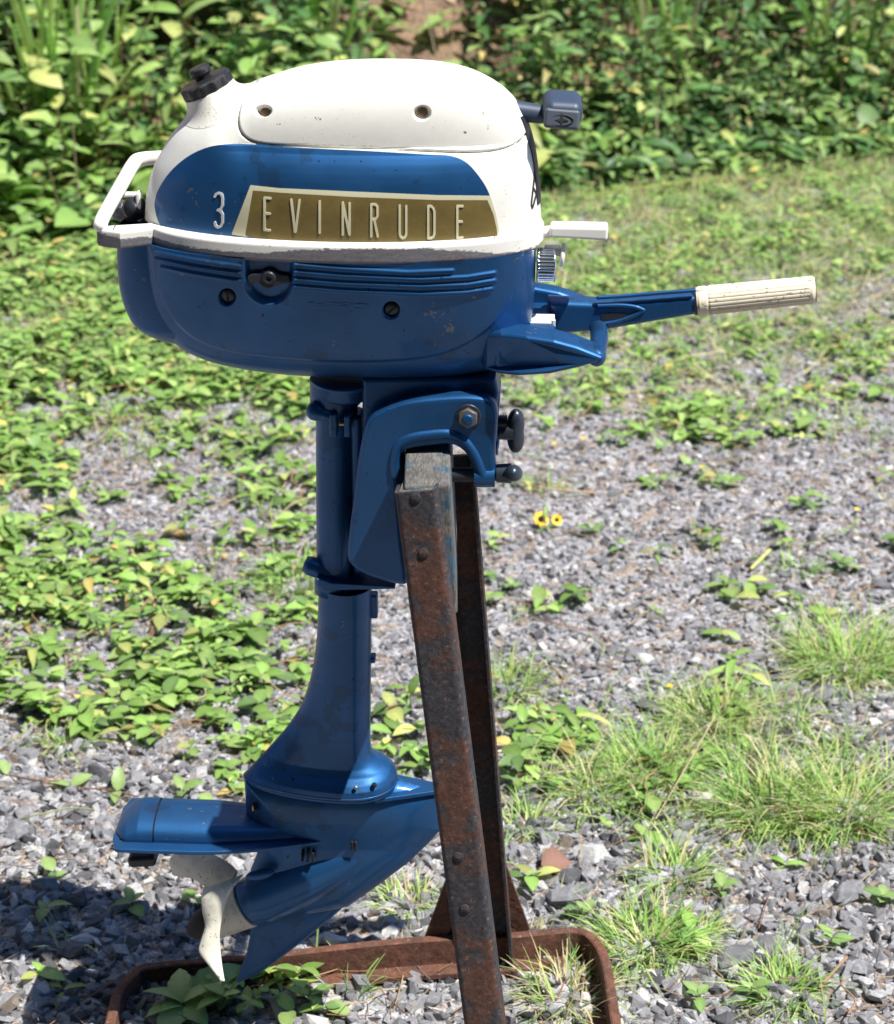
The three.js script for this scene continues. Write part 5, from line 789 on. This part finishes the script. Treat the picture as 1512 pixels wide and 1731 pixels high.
  // stones big enough to point at
  const rs = rng(1031), rocks = [
    [1005, 1452, 0.030, 0.6, 'white rough stone just right of the dead leaf'], [1392, 1180, 0.030, 0.24, 'grey rough rock under the wide tuft at the right edge'], [950, 1530, 0.036, 0.24, 'large grey stone behind the right end of the base bar'], [965, 1490, 0.024, 0.13, 'dark grey stone beside the dead leaf'],
    [1432, 1515, 0.028, 0.27, 'wide flat grey stone in the gravel at lower right'], [1362, 1585, 0.024, 0.25, 'angular blue-grey stone below the wide flat stone'], [1245, 1625, 0.034, 0.2, 'big dark slab of stone right of the dense grass tuft'], [1450, 1640, 0.022, 0.4, 'pale grey stone at the lower right edge of the gravel'],
    [430, 762, 0.019, 0.1, 'black stone at the edge of the leaves left of the shaft'], [412, 848, 0.018, 0.33, 'smooth grey stone on the gravel patch left of the shaft'], [478, 858, 0.013, 0.62, 'white pebble nearest the shaft on the left gravel patch'], [1072, 1110, 0.022, 0.3, 'flat grey slab in the gravel above the big grass patch'],
    [1312, 925, 0.016, 0.22, 'grey stone beside the dark-bladed grass sprout'], [1488, 992, 0.018, 0.22, 'blue-grey stone at the right edge of the gravel'], [1040, 836, 0.017, 0.28, 'grey stone right of the clamp screws near the leaves'], [1440, 940, 0.014, 0.6, 'white stone at the right edge beside the small sprig'],
    [1094, 1195, 0.024, 0.17, 'dark broken stone left of the tiny yellow bloom'], [405, 1330, 0.018, 0.62, 'white stone touching the left edge of the lower unit'], [120, 1610, 0.024, 0.22, 'large grey stone in the shadow at lower left'], [30, 1410, 0.024, 0.32, 'flat grey stone at the left edge beside the exhaust tail'],
    [205, 1200, 0.017, 0.62, 'white stone among the leaves right of the left grass tuft'], [1330, 1220, 0.017, 0.55, 'white stone just below the grey rock at right'], [645, 1655, 0.014, 0.5, 'pale tan stone inside the base near the front leg'], [655, 1470, 0.022, 0.42, 'light grey stone just behind the gear case'],
  ];
  rocks.forEach(([x, y, s, k, l]) => { const g = rock(18, 0.62); { const p = g.attributes.position; for (let i = 0; i < p.count; i++) { const n = 1 + 0.1 * noise(p.getX(i) * 3, p.getY(i) * 3, p.getZ(i) * 3 + x); p.setXYZ(i, p.getX(i) * n, p.getY(i) * n, p.getZ(i) * n); } g.computeVertexNormals(); } boxUV(g); g.scale(s, s * 0.75, s * 0.8); g.rotateY(rs() * 6.28); g.rotateX((rs() - 0.5) * 0.4); const o = solo('stone', g, std({ map: stoneTex, color: lin(k, k, k * (k > 0.5 ? 0.97 : 1.06)), roughness: 0.9, bumpMap: stoneTex, bumpScale: 0.002 }), l, 'stone'); const v = onGround(x, y); v.y += s * 0.22; o.position.copy(v); });
  // stalks and twigs lying about
  const stalk = (pts, rad, c, label, cat, nm) => { const q = pts.map(([x, y, h]) => { const v = onGround(x, y); v.y += h; return v; }), o = q[0].clone(); const m = solo(nm, tube(q.map(v => v.clone().sub(o)), rad, 40, 7), std({ color: lin(...c), roughness: 0.8 }), label, cat); m.position.copy(o); };
  stalk([[0, 206, 0.06], [70, 220, 0.06], [145, 240, 0.05]], 0.004, [0.42, 0.34, 0.27], 'pale dead twig lying in the weeds at the left edge', 'twig', 'dry_twig');
  stalk([[975, 346, 0.02], [1090, 336, 0.03], [1230, 318, 0.03]], 0.0025, [0.28, 0.31, 0.07], 'long yellow-green stalk lying across the grass above the white lever', 'stalk', 'grass_stalk');
  stalk([[925, 442, 0.02], [1060, 466, 0.02], [1200, 490, 0.02]], 0.0022, [0.26, 0.28, 0.07], 'yellow-green stalk lying behind the tiller and choke knob', 'stalk', 'grass_stalk');
  stalk([[1010, 680, 0.012], [1150, 668, 0.016], [1420, 672, 0.012]], 0.0016, [0.36, 0.3, 0.12], 'thin straw-coloured runner stretched along the leaves right of the bracket', 'stalk', 'grass_stalk');
  stalk([[880, 830, 0.012], [940, 838, 0.012], [1010, 842, 0.01]], 0.002, [0.45, 0.34, 0.2], 'dry tan straw on the gravel just above the yellow flowers', 'straw', 'straw');
  stalk([[215, 925, 0.012], [250, 1000, 0.02], [262, 1040, 0.016]], 0.002, [0.42, 0.29, 0.16], 'bent tan straw among the creeping leaves left of the shaft', 'straw', 'straw');
  stalk([[1270, 970, 0.01], [1300, 945, 0.016]], 0.003, [0.5, 0.5, 0.16], 'short yellow straw on the open gravel beside the grass sprout', 'straw', 'straw');
  stalk([[1108, 1395, 0.01], [1160, 1345, 0.05], [1205, 1292, 0.08]], 0.0011, [0.4, 0.33, 0.2], 'thin dry stalk standing slantwise in the big grass patch', 'stalk', 'grass_stalk');
  stalk([[1385, 1680, 0.01], [1430, 1636, 0.016]], 0.002, [0.3, 0.18, 0.11], 'brown stick in the gravel near the lower right edge', 'twig', 'dry_twig');
  // reed-like clumps standing in the bank
  const reed = (pts, label) => { const [bx, by] = pts[0]; const v = onGround(bx, by + 25), o = thing('tall_grass', label, 'tall grass', v), r2 = rng(bx); const all = pts.slice(1); for (let i = 0; i < 9; i++) { const [dx, tx, ty, w] = all[i % (pts.length - 1)]; all.push([dx + (r2() - 0.5) * 0.16, tx + (r2() - 0.5) * 130, ty + r2() * 90, w * (0.45 + 0.4 * r2())]); } for (const [dx, tipX, tipY, w0] of all) { const w = w0 * 0.95, top = W(tipX, tipY, v.z + 0.12 + (r2() - 0.5) * 0.25).sub(v), base = V3(dx, -0.01, (r2() - 0.5) * 0.06), midp = base.clone().lerp(top, 0.55).add(V3((r2() - 0.5) * 0.03, 0.03, 0.02)); const c = new THREE.CatmullRomCurve3([base, midp, top]), m = gridMesh((u, t) => { const q = c.getPoint(t), ww = w * Math.pow(1 - t * 0.75, 0.7); return q.add(V3((u - 0.5) * 2 * ww, 0, (0.5 - Math.abs(u - 0.5)) * ww * 0.8)); }, 4, 16), g = toGeo(m), cc = grassColor(r2, 0.08); cc.multiplyScalar(1.25); g.setAttribute('color', new THREE.Float32BufferAttribute(Array.from({ length: m.p.length }, (_, i) => { const y = 0.8 + 0.4 * (Math.floor(i / 5) / 16); return [cc.r * y, cc.g * y, cc.b * y]; }).flat(), 3)); part('blade', g, grassMat, o); } };
  reed([[95, 262], [0, 5, -60, 0.016], [0.02, 45, -80, 0.014], [-0.02, 100, -90, 0.01], [0.03, 150, -60, 0.014], [0.05, 215, -70, 0.012], [-0.04, -40, -20, 0.012], [0.06, 175, 40, 0.008], [0.01, 20, 40, 0.01], [0.04, 130, 10, 0.011], [-0.03, 75, -30, 0.012], [0.07, 240, 90, 0.007], [0.03, -30, 90, 0.008], [0.02, 70, 20, 0.009]], 'tall green grass clump leaning apart at the upper left edge');
  reed([[150, 190], [0, 120, -90, 0.012], [0.03, 190, -90, 0.014], [0.05, 240, -60, 0.01], [-0.03, 90, -40, 0.009]], 'tall grass clump behind, between the left edge clump and the filler cap');
  reed([[540, 130], [-0.02, 500, -90, 0.012], [0, 530, -90, 0.013], [0.02, 575, -90, 0.013], [0.05, 620, -70, 0.01]], 'dark green tall grass clump rising just above the white tank lid');
  reed([[1110, 150], [-0.02, 1060, -90, 0.010], [0, 1120, -90, 0.011], [0.03, 1160, -90, 0.011], [0.05, 1200, -60, 0.010], [0.02, 1090, -40, 0.009]], 'dark tall grass clump at upper right behind the starter handle');
  reed([[1400, 140], [0.02, 1370, -80, 0.010], [0.05, 1430, -80, 0.012], [0.08, 1490, -40, 0.011], [0.1, 1530, 10, 0.010], [-0.03, 1330, -60, 0.010]], 'lighter green arching grass clump in the upper right corner');
}

// ---------------------------------------------------------------- unseen trees added behind the camera to darken reflections and shade the foreground
{
  const r = rng(1203), t0 = thing('added_shade_tree', 'broad-leaved tree added unseen behind the camera to darken reflections', 'tree', V3(-8.5, 0, 6), 'added trees behind the camera');
  const limbs = [rod(V3(0, -0.1, 0), V3(0.1, 2.2, 0), 0.2, 0.14, 12)]; for (let i = 0; i < 6; i++) { const a = i * 1.05; limbs.push(rod(V3(0.1, 1.6 + i * 0.15, 0), V3(Math.cos(a) * 1.3, 3.2 + i * 0.3, Math.sin(a) * 1.3), 0.08, 0.03, 8)); }
  part('trunk', join(limbs), std({ color: lin(0.12, 0.09, 0.065), roughness: 0.95 }), t0);
  const gs = []; for (let i = 0; i < 9000; i++) { const c = Math.floor(r() * 22), ca = c * 2.4, cc = V3(Math.cos(ca) * (0.5 + 1.2 * ((c * 37) % 10) / 10), 1.1 + 4.2 * ((c * 53) % 17) / 17, Math.sin(ca) * (0.5 + 1.2 * ((c * 37) % 10) / 10)); const d = V3(r() - 0.5, r() - 0.5, r() - 0.5).normalize().multiplyScalar(1.05 * Math.cbrt(0.25 + 0.75 * r())); const g = LEAF.small.clone(), col = greenOf(r, 'dark'), k = g.attributes.color; for (let j = 0; j < k.count; j++) k.setXYZ(j, col.r * k.getX(j), col.g * k.getY(j), col.b * k.getZ(j)); g.applyMatrix4(leafMatrix(cc.add(d), r() * 6.28, (r() - 0.5) * 1.5, (r() - 0.5) * 2, lerp(0.18, 0.34, r()))); gs.push(g); }
  part('crown', mergeGeometries(gs), leafMat, t0);
  const spots = [[-5, 6.2], [-1.8, 5.9], [1.3, 6.1], [4.4, 6.0], [7.4, 6.4], [-3.8, 9.6], [-0.4, 9.8], [3, 9.4], [6.2, 10]];
  spots.forEach(([x, z], i) => { const c = t0.clone(); c.name = numbered('added_shade_tree'); c.position.set(x, 0, z); c.rotation.y = i * 1.3; { const k = 1.1 + 0.06 * (i % 4); c.scale.set(k, k * 1.25, k); } scene.add(c); });
}

renderer.render(scene, camera);
